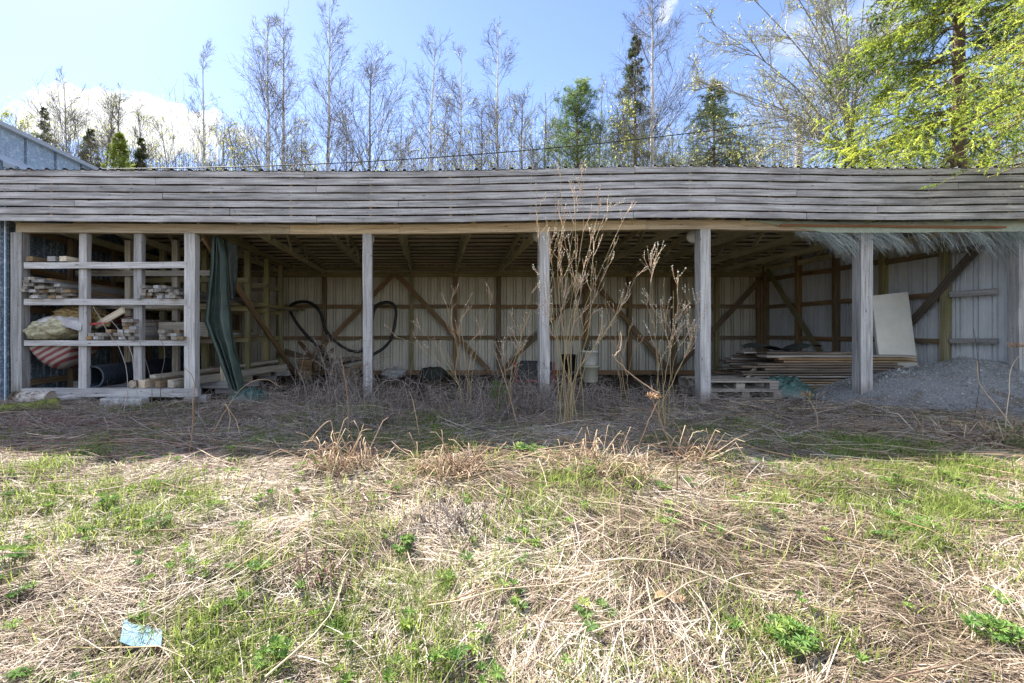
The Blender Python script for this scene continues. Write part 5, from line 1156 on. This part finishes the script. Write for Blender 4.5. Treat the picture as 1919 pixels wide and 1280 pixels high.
    # willows with catkins
    def willow(px, py, Y, tops, lab, n3=5, name='willow_shrub', cat=.65, r=.0046, spreadx=.1, mat='willow'):
        b0 = W(px, py, Y); b0[2] = float(gh(b0[0], Y)); t = thing(name, tuple(b0), lab, 'shrub'); st = []
        for (x, y) in tops:
            e = W(x, y, Y + random.uniform(-.25, .25)); b = b0 + np.array((random.uniform(-spreadx, spreadx), random.uniform(-.1, .1), -.02)); m = b + (e - b) * .45; m[0] = b[0] + (e[0] - b[0]) * .3 + random.uniform(-.04, .04)
            st.append(smooth_path([b, b + (m - b) * .5 + rng.normal(0, .035, 3), m + rng.normal(0, .03, 3), e + (m - e) * .4 + rng.normal(0, .06, 3), e], 18) + rng.normal(0, .004, (18, 3)))
        st = np.array(st); mb = MB(); tubes(mb, st, taper(len(st), 18, r, .0022), 6, tint=rng.uniform(0, .5, len(st)))
        c1, _ = spawn(st, n3 + 1, .5, .97, (16, 40), lambda tf, pl: .34 * (1.25 - tf) + .1, 7, (0, 0, 1), .08, .05); tubes(mb, c1, taper(len(c1), 7, .0042, .0018), 4, tint=rng.uniform(.4, 1, len(c1)))
        c2, _ = spawn(c1, 2, .15, .9, (15, 38), lambda tf, pl: .5 * pl * (1.2 - tf) + .04, 5, (0, 0, 1), .06, .06); tubes(mb, c2, taper(len(c2), 5, .0026, .0014), 3, tint=rng.uniform(.5, 1, len(c2)))
        mb.build('stems', mat, t, True); mb = MB()
        for c in (st[:, 9:], c1, c2):
            N, K = c.shape[:2]; m = int(N * K * cat); i = rng.integers(0, N, m); k = rng.integers(1, K, m); p = c[i, k]; d = nrm(nrm(c[i, k] - c[i, k - 1]) + rng.normal(0, .3, (m, 3))); L = rng.uniform(.009, .021, m)
            P = p[:, None] + d[:, None] * (L[:, None] * np.array([0, .35, .75, 1.0]))[..., None]; tubes(mb, P, (L * .28)[:, None] * np.array([.35, 1, .9, .15]), 5)
        mb.build('catkins', 'catkin', t, True); return t
    tops = [(1005, 345), (1040, 350), (1052, 320), (1075, 328), (1090, 315), (1098, 318), (1128, 368), (1150, 372), (1178, 392), (1160, 440), (1195, 510), (1020, 420), (1062, 400), (1110, 440), (1178, 545), (1008, 500)]
    willow(1078, 806, 5.55, tops, 'tall pussy willow of many stems rising in front of the fascia', 5, spreadx=.24)
    willow(1250, 800, 5.5, [(1213, 458), (1232, 475), (1245, 520), (1270, 510), (1290, 530), (1303, 560), (1262, 545), (1288, 590), (1220, 560)], 'smaller pussy willow with few stems left of the fifth post', 4, cat=1.1)
    willow(875, 790, 6.5, [(855, 535), (832, 560), (815, 640), (880, 560), (925, 545), (905, 610), (738, 628), (770, 600), (840, 605)], 'thin budding willow before the middle of the back wall', 2, cat=.2, r=.0042)
    willow(940, 790, 6.3, [(1000, 540), (962, 600), (985, 580), (940, 640), (1010, 575)], 'small reddish willow leaning to the left of the middle post', 3, cat=.6, r=.0048)
    willow(1165, 770, 6.9, [(1180, 610), (1150, 580), (1200, 640), (1130, 560)], 'thin twiggy sapling between the two willows', 2, cat=.2, r=.004)
    # dry brambles along the shed front
    def bramble(px, py, n, Rx, h, lab, Y=None):
        p = px2g(px, py) if Y is None else np.array((W(px, py, Y)[0], Y, float(gh(W(px, py, Y)[0], Y)))); n = int(n * 1.7); N = n; h = h * 1.15; K = 9; s = np.linspace(0, 1, K); b = p + np.stack([rng.normal(0, Rx, N), rng.normal(0, .3, N), 0 * np.zeros(N)], 1); b[:, 2] = gh(b[:, 0], b[:, 1]) - .01
        az = rng.uniform(0, 6.28, N); L = h * rng.uniform(.5, 1.4, N); rch = L * rng.uniform(.15, .9, N); P = np.zeros((N, K, 3)); top = rng.uniform(.45, 1.1, (N, 1))
        P[..., 0] = b[:, :1] + np.cos(az)[:, None] * rch[:, None] * s ** 1.2; P[..., 1] = b[:, 1:2] + np.sin(az)[:, None] * .5 * rch[:, None] * s ** 1.2; P[..., 2] = b[:, 2:] + L[:, None] * (2 * s * top - s ** 2) / 1.2; P += rng.normal(0, .012, P.shape) * s[:, None]
        P[..., 2] = np.maximum(P[..., 2], gh(P[..., 0], P[..., 1]) + .004)
        mb = MB(); tubes(mb, P, (rng.uniform(.0018, .0042, N)[:, None] * np.linspace(1, .45, K)), 4)
        c, _ = spawn(P, 3, .3, .95, (25, 60), lambda tf, pl: .25 * pl, 4, (0, 0, 1), .05, .12); tubes(mb, c, taper(len(c), 4, .002, .001), 3)
        tag(mb.build('dry_bramble', 'bramble', None, True, origin=tuple(p)), lab, 'shrub', 'dry brambles along the shed front')
    bramble(640, 745, 90, .35, .75, 'dense dry bramble around the foot of the third post', 6.9)
    bramble(735, 770, 60, .4, .45, 'low dry bramble right of the third post', 6.6)
    bramble(860, 770, 60, .4, .5, 'dry bramble below the long wall brace', 6.7)
    bramble(990, 770, 90, .35, .6, 'dry bramble at the foot of the middle post', 6.6)
    bramble(1110, 775, 60, .4, .4, 'low dry bramble behind the tall willow', 6.8)
    bramble(1225, 765, 40, .4, .35, 'thin dry weeds left of the fifth post', 6.9)
    bramble(520, 785, 40, .5, .25, 'low dry weeds before the crumpled tarpaulin', 6.3)
    bramble(1420, 770, 40, .6, .22, 'low dry weeds before the pallets', 6.4)
    # canes before the rack
    for lab, pts in (('thin reddish cane leaning left before the rack uprights', [(235, 790), (238, 720), (225, 660), (205, 610), (178, 574)]), ('second thin cane crossing in front of the rack, bowed to the right', [(262, 790), (258, 730), (246, 660), (222, 615), (200, 590)]), ('short curved cane before the black drain pipe', [(286, 770), (284, 720), (272, 665), (262, 640)]), ('short upright cane left of the second post', [(300, 770), (306, 710), (306, 660), (288, 600)])):
        stalk(lab, [pts], 6.4, .005, mat='bramble', name='thin_cane', group='thin canes before the rack', cat='cane')
    # small green spruce seedling
    b = px2g(930, 775); b = np.array((W(932, 0, 6.3)[0], 6.3, 0)); b[2] = float(gh(b[0], 6.3))
    t = thing('spruce_seedling', tuple(b), 'small dark green spruce seedling left of the middle post', 'plant'); s = np.linspace(0, 1, 8); P = np.stack([b[0] + 0 * s, b[1] + 0 * s, b[2] + .5 * s], 1)[None]; mb = MB(); tubes(mb, P, .006, 5); 
    c1, _ = spawn(P, 26, .1, .95, (55, 85), lambda tf, pl: .24 * (1.05 - tf) + .03, 5, (0, 0, 1), .05, .08); tubes(mb, c1, .002, 3); st = mb.build('stem', 'bark_brown', t); c2, _ = spawn(c1, 6, .2, 1, (30, 55), lambda tf, pl: .4 * pl, 4, (0, 0, 1), .03, .08); mb = MB()
    for c in (c1, c2):
        N, Kc = c.shape[:2]; n = 16; u = rng.random((N, n)) * (Kc - 1.001); i = u.astype(int); f = (u - i)[..., None]; ar = np.arange(N)[:, None]; p = (c[ar, i] * (1 - f) + c[ar, i + 1] * f).reshape(-1, 3); T = nrm(c[ar, i + 1] - c[ar, i]).reshape(-1, 3); leaflets(mb, p, nrm(T * .6 + rng.normal(0, .6, p.shape)), .02, .0025)
    mb.build('needles', 'needle_pine', st)
build_weeds()
